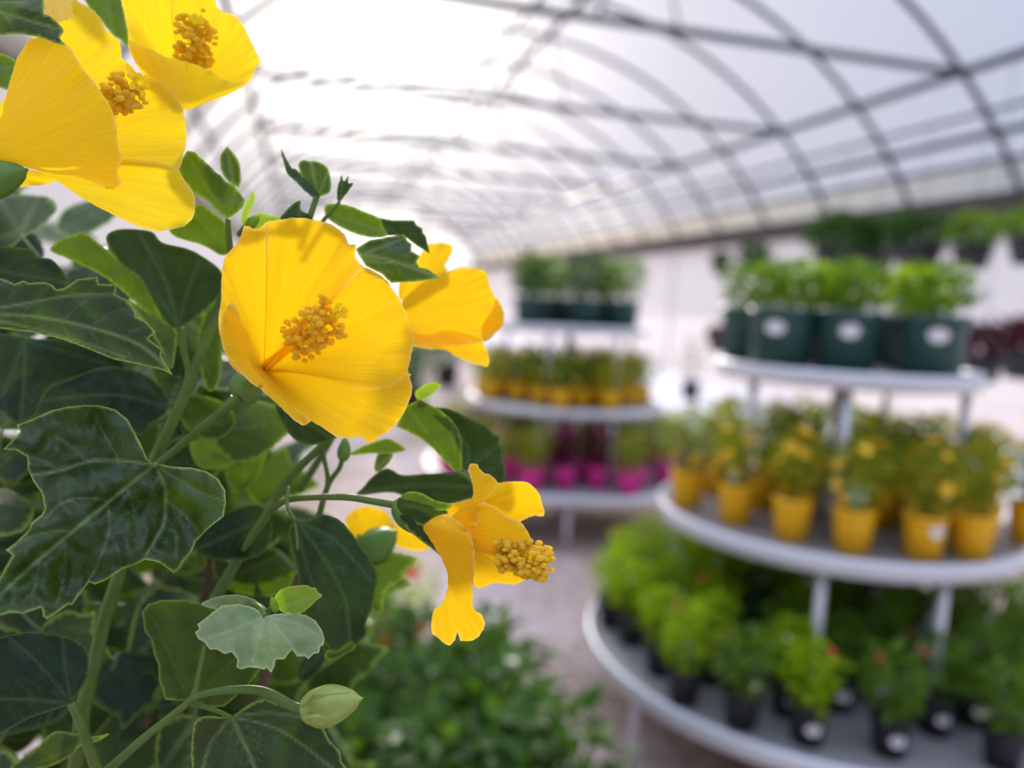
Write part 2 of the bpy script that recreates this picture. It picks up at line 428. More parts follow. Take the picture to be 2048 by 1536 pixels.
def ell(name, a, b, rpx, parent, material, ribs=5, depth_amp=.12, tipsharp=1.3, n=20, k=14):
    """bud / calyx: spindle between (u,v,d) points a and b with lengthwise ribs"""
    A = P(*a); B = P(*b); ax = B-A; z = ax.normalized(); x = z.orthogonal().normalized(); y = z.cross(x)
    R = rpx*a[2]/F; vs = []
    for i in range(k+1):
        t = i/k; rr = R*(max(0, sin(pi*t**.8)))**.75*(1-.25*t) + R*.04
        if t > .85: rr *= max(.05, 1-((t-.85)/.15)**tipsharp*.9)
        for j in range(n):
            an = 2*pi*j/n; w = 1+depth_amp*(abs(cos(an*ribs/2))-.6)
            vs.append(A+ax*t+(x*cos(an)+y*sin(an))*rr*w)
    fs = [(i*n+j, i*n+(j+1) % n, (i+1)*n+(j+1) % n, (i+1)*n+j) for i in range(k) for j in range(n)]
    fs += [tuple(range(n-1, -1, -1)), tuple(k*n+j for j in range(n))]
    return MB().add(vs, fs).build(name, M[material], parent)

# ---- main flower (looking into the cup)
f3 = flower((530, 735, .50), 'wide open flower showing its cup and stamens')
TH3 = (528, 737)
def cup(base, D, sag, pw=1.7):
    def fn(s, a, u, v):
        # the cup opens up and to the right: lower left margin stands nearer
        tilt = ((u-640)*.00003-(v-660)*.00002)
        return base+tilt+D*(1-min(s, 1))**pw+sag*sin(pi*a)*min(1, s*1.3)-.004*max(0, s-.8)*5*0
    return fn
petal([(534,744),(505,756),(480,748),(460,728),(450,705),(444,688),(436.5,644),(442,603),(443,570),(444,542),(451,512),(473,488),(482,470),(491,452),(512,458),(525,451),(536,447),(534,500),(534,560),(532,640),(530,700),(531,735)],
      TH3, cup(.429, .062, .006), f3, seed=3)
petal([(531,740),(529,700),(531,640),(533,560),(533,500),(535,447),(552,441),(586,435.5),(620,438),(645,443),(667,451),(688,468),(698,488),(711,490),(710,515),(729,536),(724,541),(692,571),(640,625),(577,688)],
      TH3, cup(.430, .062, .010), f3, seed=3)
petal([(520,742),(575,688),(638,624),(690,570),(723,540),(730,535),(752,545),(772,559),(796,593),(811,623),(823,664),(829,684),(823,708),(816,742),(822,752),(780,775),(720,778),(645,757),(585,745)],
      TH3, cup(.4325, .058, .009), f3, seed=3)
petal([(515,738),(585,742),(645,755),(700,770),(745,776),(785,768),(812,745),(823,765),(823,789),(809,823),(789,853),(759,874),(738,886),(721,874),(696,876),(671,872),(637,850),(612,838),(566,815),(526,782),(500,750)],
      TH3, cup(.430, .060, .009), f3, seed=3)
petal([(466,604),(476,622),(482,636),(481,644),(490,657),(499,670),(500,684),(493,698),(497,714),(505,733),(520,752),(548,786),(585,812),(620,836),(617,847),(603,850),(576,830),(535,788),(501,765),(473,735),(452,704),(441,672),(446,628)],
      (530,740), lambda s, a, u, v: .436-.024*min(1, s)**.8, f3, seed=31, ruffle=.0022)
stamen(f3, P(528, 733, .487), P(672, 628, .437), .0030, .0016, (.45, .95), 150, .0125, .0035, 5)
ell('calyx', (470, 800, .475), (530, 738, .478), 36, f3, 'calyx')

# ---- upper left flower, seen from the side
f1 = flower((-40, 310, .43), 'large flower seen from the side with veined outer petal')
T1 = (-60, 318)
petal([(-70,300),(-30,262),(0,238),(10,200),(20,163),(28,135),(36,114),(48,94),(62,78),(95,74),(130,86),(150,111),(164,134),(182,156),(200,182),(218,208),(228,236),(234,260),(236,293),(244,313),(240,330),(234,345),(242,370),(215,376),(195,368),(150,352),(111,348),(65,338),(0,322),(-50,326)],
      T1, lambda s, a, u, v: .428-.030*sin(pi*a)**.8*min(1, s)+.006*s, f1, material='petal_lemon', seed=41)
petal([(-50,300),(20,180),(62,78),(100,40),(120,12),(140,-6),(163,7),(180,16),(195,29),(205,45),(212,59),(226,70),(238,81),(243,100),(243,117),(256,127),(262,150),(255,190),(240,225),(205,280),(150,330)],
      T1, lambda s, a, u, v: .436+.022*sin(pi*a)*min(1, s), f1, material='petal_lemon', seed=43)
petal([(60,290),(150,250),(215,210),(240,165),(252,130),(260,130),(280,151),(296,150),(321,164),(342,182),(361,208),(371,238),(373,262),(373,283),(365,319),(354,338),(320,330),(250,325),(180,325),(110,305)],
      T1, lambda s, a, u, v: .442+.016*sin(pi*a)*min(1, s)-.010*max(0, s-.6), f1, material='petal_lemon', seed=47)
petal([(-20,300),(65,318),(111,335),(180,330),(250,318),(320,325),(353,337),(374,368),(389,391),(390,412),(387,433),(374,448),(358,456),(319,462),(298,460),(277,453),(240,437),(208,420),(180,405),(156,391),(111,361),(65,337),(20,322)],
      T1, lambda s, a, u, v: .432+.004*sin(pi*a)-.012*max(0, s-.5), f1, material='petal_lemon', seed=53)
petal([(20,366),(34,352),(52,340),(75,342),(111,361),(90,369),(60,372),(35,374)], (-40, 330), lambda s, a, u, v: .440+.006*s, f1, material='petal_lemon', seed=59)
stamen(f1, P(120, 260, .452), P(262, 176, .425), .0028, .0012, (.72, .98), 90, .0095, .0055, 8)
ell('calyx', (-60, 375, .43), (58, 338, .427), 40, f1, 'calyx')
petal([(84,-8),(118,-14),(140,-6),(146,8),(144,22),(148,32),(138,40),(124,42),(112,48),(100,40),(90,28)], (100, -40), lambda s, a, u, v: .424+.004*sin(pi*a), f1, material='petal_pale', seed=61, step=4, name='petal')

# ---- top flower
f2 = flower((330, 150, .50), 'flower at the top edge with an olive shaded outer petal')
T2 = (372, 205)
def c2(base, D, sag): return lambda s, a, u, v: base+D*(1-min(s, 1))**1.6+sag*sin(pi*a)*min(1, s)
petal([(372,205),(300,150),(262,110),(256,70),(250,33),(243,0),(240,-30),(300,-60),(372,-50),(347,0),(352,80),(372,170)], T2, c2(.463, .045, .006), f2, material='petal_lemon', seed=67)
petal([(380,195),(350,80),(345,0),(370,-50),(420,-30),(432,8),(443,23),(458,26),(472,33),(486,50),(495,65),(508,94),(521,124),(510,140),(500,160),(450,180)], T2, c2(.468, .04, .008), f2, material='petal_lemon', seed=71)
petal([(257,82),(275,88),(300,98),(330,113),(350,118),(385,128),(420,141),(445,158),(470,166),(500,162),(488,172),(456,189),(415,205),(368,221),(350,205),(320,180),(290,152),(270,124)], (378, 235),
      lambda s, a, u, v: .472-.028*sin(pi*a)*min(1, s)-.006*s, f2, material='petal_lemon', seed=73)
stamen(f2, P(385, 165, .495), P(392, 48, .462), .0035, .002, (.3, .98), 120, .0115, .003, 9)

# ---- flower behind on the right
f4 = flower((850, 640, .52), 'blurred flower behind and right of the main flower')
T4 = (790, 640)
petal([(800,600),(800,560),(830,525),(853,491),(870,486),(887,485),(904,491),(901,512),(890,530),(894,545),(880,562),(830,590)], T4, lambda s, a, u, v: .530+.010*sin(pi*a), f4, seed=83)
petal([(790,640),(806,600),(840,570),(880,545),(894,545),(921,535),(950,536),(972,545),(982,576),(996,603),(1006,617),(1008,634),(1006,650),(990,668),(975,681),(930,690),(860,690),(800,680)], T4,
      lambda s, a, u, v: .520-.018*sin(pi*a)*min(1, s), f4, seed=89)
petal([(800,660),(850,668),(900,660),(950,672),(969,691),(979,715),(978,726),(972,733),(941,725),(915,714),(891,701),(850,697),(820,688)], T4, lambda s, a, u, v: .517-.010*s, f4, seed=97)
petal([(990,600),(996,596),(1000,605),(1008,630),(1004,652),(985,672),(968,680),(962,650)], (900, 660), lambda s, a, u, v: .512-.004*s, f4, seed=98)
ell('calyx', (745, 670, .535), (806, 640, .53), 30, f4, 'calyx')

# ---- lower right flower in profile
f5 = flower((860, 1050, .45), 'drooping flower seen in profile at the lower right')
T5 = (852, 1045)
petal([(850,1050),(866,1026),(880,1011),(915,1005),(948,999),(985,1012),(1010,1030),(1041,1044),(1054,1060),(1060,1072),(1064,1086),(1074,1110),(1068,1140),(1050,1160),(1028,1169),(990,1166),(961,1177),(948,1169),(936,1130),(900,1110),(870,1080)],
      T5, lambda s, a, u, v: .450-.024*sin(pi*a)*min(1, s*1.2), f5, seed=101)
petal([(925,1060),(940,1010),(960,982),(975,972),(996,966),(1020,963),(1045,963),(1060,968),(1070,976),(1078,988),(1083,1002),(1090,1028),(1080,1033),(1070,1031),(1056,1036),(1041,1044),(1015,1070),(970,1090)],
      T5, lambda s, a, u, v: .446+.012*sin(pi*a)-.014*max(0, s-.6), f5, seed=103)
petal([(900,1040),(930,1010),(946,990),(944,965),(938,947),(936,936),(942,928),(954,929),(960,938),(967,944),(980,950),(990,957),(996,968),(985,985),(972,1000),(964,1015),(957,1035),(951,1058),(930,1070)],
      T5, lambda s, a, u, v: .436-.004*sin(pi*a), f5, seed=107, ruffle=.001)
petal([(848,1053),(858,1075),(870,1094),(880,1111),(889,1130),(895,1150),(896,1168),(893,1182),(890,1197),(883,1210),(872,1215),(867,1221),(863,1240),(863,1263),(870,1272),(880,1279),(890,1287),(900,1290),(909,1282),(912,1272),(914,1266),(918,1274),(922,1282),(941,1282),(955,1276),(964,1263),(970,1250),(969,1240),(962,1228),(951,1221),(946,1210),(945,1198),(946,1170),(948,1150),(950,1120),(948,1095),(935,1060),(905,1035),(880,1030)],
      T5, lambda s, a, u, v: .434-.012*sin(pi*a)*(1-abs(s-.45)), f5, seed=109)
stamen(f5, P(940, 1085, .440), P(1092, 1128, .426), .0032, .002, (.35, 1.0), 190, .0098, None, 12)
ell('calyx', (784, 1004, .452), (900, 1072, .450), 36, f5, 'calyx')
petal([(800,994),(830,996),(858,1004),(880,1014),(896,1025),(880,1034),(860,1044),(846,1052),(820,1040),(795,1015)], (790, 1003), lambda s, a, u, v: .436+.004*s, f5, material='leaf', seed=6, name='sepal', ruffle=.0004, amp=.4)
petal([(800,1030),(830,1040),(850,1052),(862,1072),(874,1092),(884,1113),(862,1096),(840,1080),(815,1058)], (795, 1020), lambda s, a, u, v: .437+.004*s, f5, material='leaf', seed=7, name='sepal', ruffle=.0004, amp=.4)
petal([(905,1010),(880,1022),(850,1012),(825,1005),(800,1000),(812,985),(840,985),(870,1000)], (790, 1000), lambda s, a, u, v: .436, f5, material='leaf_lit', seed=5, name='bract', ruffle=.0005, amp=.5)

# ---- half hidden flower under the main one
f6 = flower((750, 1060, .56), 'small yellow bloom half hidden behind leaves and a bud')
petal([(690,1045),(705,1022),(732,1012),(760,1018),(778,1030),(786,1050),(770,1080),(720,1090)], (740, 1110), lambda s, a, u, v: .56+.008*sin(pi*a), f6, seed=113)
petal([(780,1050),(800,1052),(830,1068),(854,1085),(860,1096),(840,1102),(816,1099),(790,1088)], (740, 1070), lambda s, a, u, v: .555, f6, seed=114)
ell('calyx', (722, 1108, .548), (796, 1062, .542), 36, f6, 'calyx')

# ---- bottom bud
bd = flower((604, 1420, .415), 'closed pale green bud on a curved stalk')
ell('bud_body', (600, 1422, .414), (727, 1396, .408), 42, bd, 'bud', 7, .16)
for i, (a, b, w) in enumerate([((606,1408),(650,1372),7), ((610,1436),(655,1440),6), ((612,1402),(700,1385),6)]):
    pxtube(MB(), [(a[0], a[1], .402), ((a[0]+b[0])/2, (a[1]+b[1])/2-6, .394), (b[0], b[1], .399)], [w, 1.5]).build('sepal', M['bud'], bd)

# ---- leaves traced from the photo
lf = dict(parent=bush)
L1v = [([(308,930),(222,1000),(147,1062),(60,1135),(-15,1205)], 1), ([(308,930),(240,921),(175,924),(119,942),(60,950)], .8), ([(308,930),(328,967),(331,1005),(325,1055),(291,1111)], .8),
       ([(331,999),(355,1018),(375,1036),(400,1068)], .5), ([(308,930),(350,955),(400,985),(445,1000)], .45), ([(222,1002),(175,996),(125,1005),(88,1039)], .6), ([(147,1064),(106,1063),(60,1075),(20,1100)], .5),
       ([(216,1008),(218,1061),(200,1117),(180,1160)], .55), ([(127,1080),(131,1124),(128,1160),(110,1215)], .45), ([(77,1125),(73,1170),(50,1200)], .4), ([(175,924),(150,900),(110,870)], .4),
       ([(240,921),(215,880),(190,830)], .4), ([(253,975),(265,1010),(270,1050)], .4), ([(119,942),(90,925),(30,900)], .35), ([(328,1030),(350,1060),(352,1110)], .35), ([(216,1061),(235,1095),(240,1130)], .3)]
leaf([(308,930),(294,917),(281,886),(269,864),(256,839),(231,819),(200,811),(169,810),(137,813),(103,821),(69,836),(33,850),(41,863),(6,899),(31,900),(55,914),(55,936),(67,964),(83,986),(89,1017),(83,1030),(62,1046),(59,1058),(31,1086),(12,1100),(25,1110),(12,1133),(0,1155),(-19,1183),(-25,1230),(0,1231),(19,1225),(47,1227),(84,1214),(86,1233),(94,1238),(112,1227),(137,1208),(144,1210),(159,1189),(178,1164),(191,1169),(216,1158),(244,1138),(269,1130),(291,1119),(319,1125),(347,1146),(356,1139),(372,1117),(384,1102),(391,1083),(416,1058),(447,1033),(452,1005),(450,980),(437,958),(412,942),(381,935),(344,933),(316,927)],
     (308,930), [], .412, tu=.004, tv=-.006, fold=.007, cup=-.0012, veins=L1v, step=5, quilt=.0036, wave=.010, seed=2, **lf)
leaf([(-70,600),(0,556),(20,563),(29,568),(46,561),(60,566),(88,564),(104,569),(113,579),(130,576),(153,559),(195,553),(197,568),(233,568),(231,589),(251,598),(273,625),(272,633),(293,644),(312,665),(296,677),(325,699),(322,712),(342,742),(345,750),(325,740),(277,729),(228,719),(179,699),(130,680),(65,665),(0,657),(-60,650)],
     (-70,628), [[(60,632),(180,655),(280,690),(342,745)], [(60,605),(150,590),(225,590)], [(60,655),(180,690),(250,715)]], .432, tu=-.004, fold=.006, material='leaf', quilt=.0016, seed=3, step=5, **lf)
leaf([(531,1232),(508,1215),(479,1208),(445,1211),(423,1226),(408,1239),(395,1248),(399,1258),(390,1265),(397,1278),(410,1286),(419,1299),(434,1299),(449,1308),(464,1304),(475,1319),(473,1334),(482,1339),(501,1334),(531,1339),(532,1334),(542,1345),(549,1332),(551,1319),(568,1319),(584,1299),(594,1313),(609,1312),(616,1319),(627,1308),(638,1306),(640,1293),(647,1291),(649,1278),(644,1260),(631,1241),(612,1230),(579,1226),(549,1228)],
     (531,1232), [(505,1322), [(560,1262),(600,1312)], [(460,1262),(398,1280)], [(600,1250),(640,1275)]], .408, tu=.002, tv=-.012, fold=.004, material='leaf_pale', quilt=.0014, seed=4, step=4.5, label='small pale dusty leaf', **lf)
leaf([(284,1222),(297,1208),(323,1200),(371,1200),(408,1208),(450,1225),(500,1260),(530,1300),(519,1341),(494,1375),(470,1395),(449,1413),(419,1415),(378,1402),(330,1400),(326,1382),(317,1360),(317,1330),(308,1308),(302,1278),(289,1263)],
     (378,1402), [[(400,1330),(410,1240)], (310,1240), (500,1290)], .455, fold=.003, material='leaf_lit', seed=5, **lf)
leaf([(462,1434),(408,1432),(388,1445),(384,1475),(382,1508),(384,1536),(400,1590),(470,1640),(560,1660),(640,1630),(700,1580),(694,1536),(683,1523),(681,1504),(660,1482),(646,1453),(627,1434),(594,1419),(557,1408),(531,1397),(501,1408),(479,1423)],
     (462,1434), [[(490,1490),(530,1580)], [(560,1460),(670,1540)], [(420,1490),(400,1560)], [(540,1425),(630,1440)]], .425, tv=-.006, fold=.005, material='leaf', seed=6, **lf)
leaf([(143,1408),(148,1397),(163,1378),(174,1356),(178,1330),(176,1308),(160,1286),(122,1271),(74,1263),(30,1267),(0,1274),(-50,1290),(-110,1350),(-100,1440),(-40,1470),(0,1467),(30,1452),(67,1434),(111,1419)],
     (143,1408), [[(70,1400),(-80,1395)], [(80,1330),(20,1275)], [(130,1330),(125,1275)]], .425, tu=.004, fold=.006, material='leaf_blue', seed=7, smooth=True, **lf)
leaf([(590,1040),(610,1040),(629,1034),(648,1029),(674,1037),(693,1053),(713,1079),(738,1115),(756,1150),(751,1185),(745,1214),(732,1247),(732,1269),(712,1289),(700,1283),(674,1300),(655,1295),(629,1250),(610,1230),(600,1182),(593,1134),(584,1102),(577,1066)],
     (590,1040), [[(650,1120),(690,1200),(700,1280)], [(610,1120),(640,1220)], [(670,1080),(740,1160)]], .452, fold=.012, tv=.003, material='leaf_blue', seed=8, smooth=True, **lf)
leaf([(711,498),(738,481),(776,474),(809,469),(815,481),(823,488),(823,502),(840,512),(833,524),(838,534),(857,539),(881,556),(840,562),(782,566),(765,549),(732,532)],
     (700,520), [[(760,515),(880,556)], [(760,495),(812,475)], (838,530)], .455, tu=-.006, fold=.010, material='leaf', seed=9, step=5, **lf)
leaf([(651,412),(672,408),(699,412),(726,422),(758,436),(766,452),(774,471),(747,475),(712,468),(672,449),(651,430)], (651,422), [(772,466)], .475, material='leaf_lit', seed=10, smooth=True, **lf)
leaf([(758,436),(785,441),(828,441),(832,450),(844,457),(846,466),(852,473),(860,508),(839,495),(806,471),(774,471)], (750,440), [(858,505)], .482, fold=.004, material='leaf_blue', seed=11, **lf)
leaf([(374,301),(390,304),(404,318),(418,330),(431,344),(441,350),(452,363),(468,371),(479,385),(490,398),(487,414),(471,428),(455,438),(436,425),(414,401),(390,387),(366,361),(355,334)],
     (456,438), [(372,310), (470,385), (365,350)], .455, fold=.004, material='leaf_lit', seed=12, **lf)
leaf([(380,420),(390,412),(404,409),(431,428),(449,444),(457,468),(457,503),(441,510),(404,490),(350,473),(340,450)], (455,500), [(385,425), (350,465)], .475, material='leaf_lit', seed=13, smooth=True, **lf)
leaf([(212,478),(234,459),(277,459),(306,465),(325,485),(377,498),(407,514),(443,543),(446,576),(430,602),(400,628),(364,654),(342,654),(319,625),(299,589),(277,553),(241,527)],
     (356,655), [[(330,560),(280,470)], [(380,570),(400,520)], [(320,600),(235,520)]], .485, fold=.007, material='leaf_blue', seed=14, smooth=True, **lf)
leaf([(100,500),(120,480),(146,470),(169,466),(208,494),(247,527),(286,559),(303,589),(319,625),(322,641),(293,625),(260,595),(212,556),(163,530),(130,515)], (322,641), [(110,495)], .500, fold=.006, material='leaf_lit', seed=15, smooth=True, **lf)
leaf([(255,600),(280,612),(310,632),(351,657),(352,690),(345,735),(330,722),(319,693),(290,650)], (350,735), [(262,604)], .50, material='leaf', seed=16, smooth=True, **lf)
leaf([(-50,-30),(40,-40),(84,-10),(88,26),(101,33),(127,59),(120,75),(129,90),(107,85),(81,75),(33,68),(0,70),(-40,60)], (-50,10), [(125,60), (80,0)], .405, fold=.006, material='leaf', seed=17, smooth=True, **lf)
leaf([(140,-40),(165,-6),(182,20),(202,42),(225,70),(238,78),(256,92),(258,70),(250,30),(243,-30),(200,-60)], (200,-60), [(228,70)], .50, material='leaf_lit', seed=18, smooth=True, **lf)
leaf([(-60,90),(0,107),(20,114),(34,127),(26,153),(16,178),(0,176),(-50,170)], (-60,130), [(32,135)], .47, material='leaf_lit', seed=19, smooth=True, **lf)
leaf([(-60,690),(0,668),(59,677),(130,680),(195,699),(241,722),(247,745),(182,751),(130,761),(91,784),(81,823),(39,846),(13,833),(0,823),(-50,820)], (50,680), [[(48,760),(42,840)], (235,735), (0,800)], .50, fold=.008, material='leaf_blue', seed=20, smooth=True, **lf)
leaf([(75,830),(91,781),(130,761),(202,735),(260,738),(309,761),(338,800),(332,826),(300,850),(277,870),(228,835),(146,820)], (335,815), [[(230,790),(90,800)], (270,745)], .495, fold=.006, material='leaf_blue', seed=21, smooth=True, **lf)
leaf([(716,990),(726,975),(745,953),(774,937),(806,950),(854,947),(912,947),(951,966),(955,990),(903,1008),(874,1014),(822,1000),(784,985)], (716,988), [[(820,970),(950,975)]], .505, fold=.006, material='leaf_blue', seed=22, smooth=True, **lf)
leaf([(793,853),(809,813),(840,799),(874,816),(901,837),(915,856),(925,881),(923,900),(925,937),(912,946),(887,921),(864,895),(835,873)], (915,943), [(815,815), (905,850)], .478, fold=.004, material='leaf_lit', seed=23, **lf)
leaf([(860,813),(891,816),(920,826),(941,837),(960,846),(975,853),(985,866),(999,874),(998,888),(1006,902),(1005,920),(1012,937),(1008,966),(996,972),(967,950),(935,943),(922,940),(921,900),(900,850)],
     (930,940), [[(935,890),(880,820)], (1000,890), (985,940)], .490, fold=-.005, material='leaf_blue', seed=24, **lf)
leaf([(550,810),(590,830),(637,845),(675,870),(650,886),(610,889),(576,866)], (560,815), [(670,880)], .48, material='leaf_blue', seed=25, smooth=True, **lf)
leaf([(549,1200),(552,1190),(564,1178),(586,1172),(612,1170),(622,1175),(631,1176),(636,1184),(644,1191),(632,1202),(623,1211),(601,1226),(571,1226),(553,1215)], (550,1218), [(640,1190)], .412, fold=.006, material='leaf_young', seed=26, step=4, label='small bright yellow green leaf', smooth=True, **lf)
leaf([(18,1540),(67,1501),(108,1464),(148,1467),(186,1473),(219,1467),(197,1482),(160,1493),(141,1512),(93,1535)], (40,1540), [(215,1468)], .47, fold=.01, material='leaf_lit', seed=27, smooth=True, **lf)
leaf([(255,1375),(285,1345),(312,1352),(318,1434),(310,1560),(232,1570),(240,1452)], (285,1345), [(275,1560)], .56, fold=.008, material='leaf_blue', seed=28, smooth=True, **lf)
leaf([(453,293),(460,300),(465,304),(476,320),(482,347),(479,374),(470,372),(463,369),(444,347),(440,315)], (470,375), [(453,296)], .50, material='leaf', seed=29, smooth=True, **lf)
leaf([(562,297),(573,318),(584,336),(592,338),(606,352),(628,375),(640,392),(632,398),(612,384),(590,362),(572,342)], (635,396), [(566,302)], .472, material='leaf_blue', seed=30, step=4, smooth=True, **lf)
leaf([(597,331),(605,320),(620,322),(635,323),(653,334),(661,353),(661,382),(643,392),(625,388),(606,360)], (636,394), [(622,324), (655,345)], .476, fold=.004, material='leaf', seed=31, step=5, smooth=True, **lf)
leaf([(675,374),(679,362),(683,350),(688,362),(697,352),(697,366),(707,366),(700,378),(691,390),(680,404),(674,398)], (680,404), [(686,354)], .474, material='leaf_blue', seed=32, step=4, smooth=True, **lf)
leaf([(560,440),(570,424),(581,412),(600,401),(602,420),(619,430),(625,445),(590,450)], (600,445), [(598,404)], .47, material='leaf_blue', seed=33, step=5, smooth=True, **lf)
leaf([(506,382),(509,401),(500,422),(490,452),(482,440),(484,425),(490,409)], (487,450), [(506,386)], .455, material='leaf_young', seed=34, step=4, smooth=True, **lf)
leaf([(495,440),(516,426),(538,430),(562,437),(530,455),(500,458)], (500,452), [(558,437)], .468, material='leaf_young', seed=35, step=4, smooth=True, **lf)
leaf([(830,786),(845,772),(864,765),(882,770),(864,789),(840,802)], (830,795), [(880,772)], .49, material='leaf_young', seed=36, step=5, smooth=True, **lf)
leaf([(700,910),(716,898),(732,890),(774,877),(796,887),(811,900),(783,907),(745,907)], (700,912), [(808,900)], .50, material='leaf_lit', seed=37, step=5, smooth=True, **lf)
leaf([(748,937),(752,918),(760,905),(785,908),(776,928),(756,944)], (750,940), [(783,909)], .505, material='leaf', seed=38, step=5, smooth=True, **lf)
leaf([(655,1300),(674,1302),(700,1285),(712,1290),(706,1300),(672,1318),(650,1316)], (655,1310), [(708,1292)], .47, material='leaf_lit', seed=39, step=5, smooth=True, **lf)
leaf([(592,1352),(600,1325),(625,1300),(655,1300),(640,1340),(612,1362)], (650,1300), [(597,1355)], .48, material='leaf_blue', seed=40, smooth=True, **lf)
leaf([(402,1208),(450,1190),(500,1195),(540,1225),(500,1230),(450,1222)], (538,1226), [(410,1206)], .43, material='leaf_pale', seed=42, step=5, smooth=True, **lf)
# second layer, softer, behind the sharp leaves
leaf([(-60,500),(-20,492),(60,498),(75,515),(105,520),(135,560),(110,585),(20,570),(-60,565)], (-60,530), [(130,565)], .475, material='leaf_blue', seed=43, smooth=True, **lf)
leaf([(440,590),(446,640),(445,700),(440,760),(415,780),(395,700),(405,640)], (440,780), [(442,600)], .52, material='leaf', seed=44, smooth=True, **lf)
leaf([(355,800),(400,790),(455,810),(470,850),(430,880),(375,860)], (360,860), [(465,840)], .54, material='leaf_lit', seed=45, smooth=True, **lf)
leaf([(380,880),(430,870),(470,890),(465,930),(400,935)], (385,925), [(468,900)], .56, material='leaf_young', seed=46, smooth=True, **lf)
leaf([(390,1080),(440,1030),(520,1010),(545,1060),(520,1110),(440,1120),(395,1105)], (545,1030), [(395,1098)], .50, fold=.006, material='leaf_blue', seed=47, smooth=True, **lf)
leaf([(430,1110),(480,1090),(560,1100),(590,1150),(560,1190),(470,1185),(430,1150)], (580,1100), [(440,1165)], .56, material='leaf_lit', seed=48, smooth=True, **lf)
leaf([(470,820),(520,850),(535,900),(510,960),(470,985),(450,930)], (480,830), [(490,980)], .60, material='leaf_lit', seed=49, smooth=True, **lf)

# ---- stems, petioles
def stem(pts, r, name='stem', mat_='stem'): return pxtube(MB(), pts, r).build(name, M[mat_], bush)
stem([(447,590,.505),(425,650,.497),(395,720,.49),(365,800,.485),(335,865,.48),(308,925,.478),(285,1000,.48),(255,1090,.485),(230,1174,.485),(208,1241,.485),(193,1308,.485),(167,1415,.49),(150,1540,.50)], [10, 15])
stem([(478,795,.470),(440,825,.465),(395,862,.462),(350,900,.466),(312,930,.474)], [9, 8])
stem([(362,655,.485),(368,700,.487),(378,745,.487),(372,775,.486)], [6, 8], 'petiole')
stem([(664,873,.50),(616,918,.50),(580,955,.50),(548,998,.498),(530,1035,.495),(480,1110,.51),(400,1250,.53),(300,1420,.56)], [7, 12])
stem([(645,885,.50),(649,920,.50),(655,950,.50),(655,970,.50)], [4, 5])
stem([(690,880,.50),(686,902,.50),(680,934,.50),(660,963,.50),(648,995,.50),(637,1035,.50),(600,1150,.52)], [4, 7])
stem([(540,1022,.495),(570,1003,.48),(597,997,.47),(645,994,.462),(700,995,.456),(745,1002,.453),(792,1010,.452)], [5, 8], 'flower_stalk')
stem([(577,975,.475),(574,1005,.465),(580,1025,.458),(590,1042,.453),(596,1100,.450)], [4, 3], 'petiole')
stem([(377,1402,.42),(395,1392,.414),(420,1385,.412),(450,1381,.412),(482,1379,.412),(510,1380,.412),(535,1386,.413),(560,1399,.413),(585,1413,.414),(606,1420,.414)], [6.5, 11], 'flower_stalk')
stem([(190,1560,.45),(223,1534,.445),(289,1475,.435),(345,1430,.428),(385,1395,.422),(398,1350,.44),(410,1290,.452)], [10, 5])
stem([(375,1403,.42),(410,1414,.421),(440,1424,.423),(464,1436,.425)], [5, 4.5], 'petiole')
stem([(480,1425,.428),(505,1408,.430),(530,1395,.432)], [4, 3], 'petiole')
stem([(143,1406,.424),(152,1425,.424),(162,1450,.426),(178,1495,.432),(200,1560,.44)], [9, 11], 'petiole')
stem([(310,930,.412),(314,938,.425),(312,950,.455),(305,985,.478)], [6, 6], 'petiole')
stem([(531,1232,.408),(520,1216,.412),(500,1212,.425),(440,1240,.46),(390,1330,.50)], [5, 6], 'petiole')
stem([(545,1215,.412),(535,1222,.414),(527,1234,.418)], [5, 5], 'petiole')
stem([(456,438,.457),(457,470,.462),(462,520,.475),(460,580,.49)], [5, 8])
stem([(490,450,.458),(500,440,.462),(478,470,.47)], [4, 6])
stem([(633,394,.474),(628,410,.474),(620,435,.474),(610,470,.48)], [6, 6])
stem([(680,404,.474),(665,420,.474),(640,450,.476),(615,490,.485)], [3, 5])
stem([(912,944,.478),(935,955,.476),(950,975,.475),(948,1000,.48)], [6, 6], 'petiole')
stem([(820,650,.53),(780,668,.535),(740,700,.55),(700,780,.56),(664,873,.56),(600,980,.57)], [7, 8])
stem([(470,800,.475),(455,812,.475),(440,826,.472)], [13, 9], 'flower_stalk')
ell('bud', (686, 925, .50), (691, 872, .50), 14, bush, 'calyx')
ell('bud', (553, 1226, .413), (542, 1192, .412), 9, bush, 'leaf_young', 5)
ell('bud', (490, 455, .46), (520, 432, .462), 12, bush, 'leaf_young', 5)

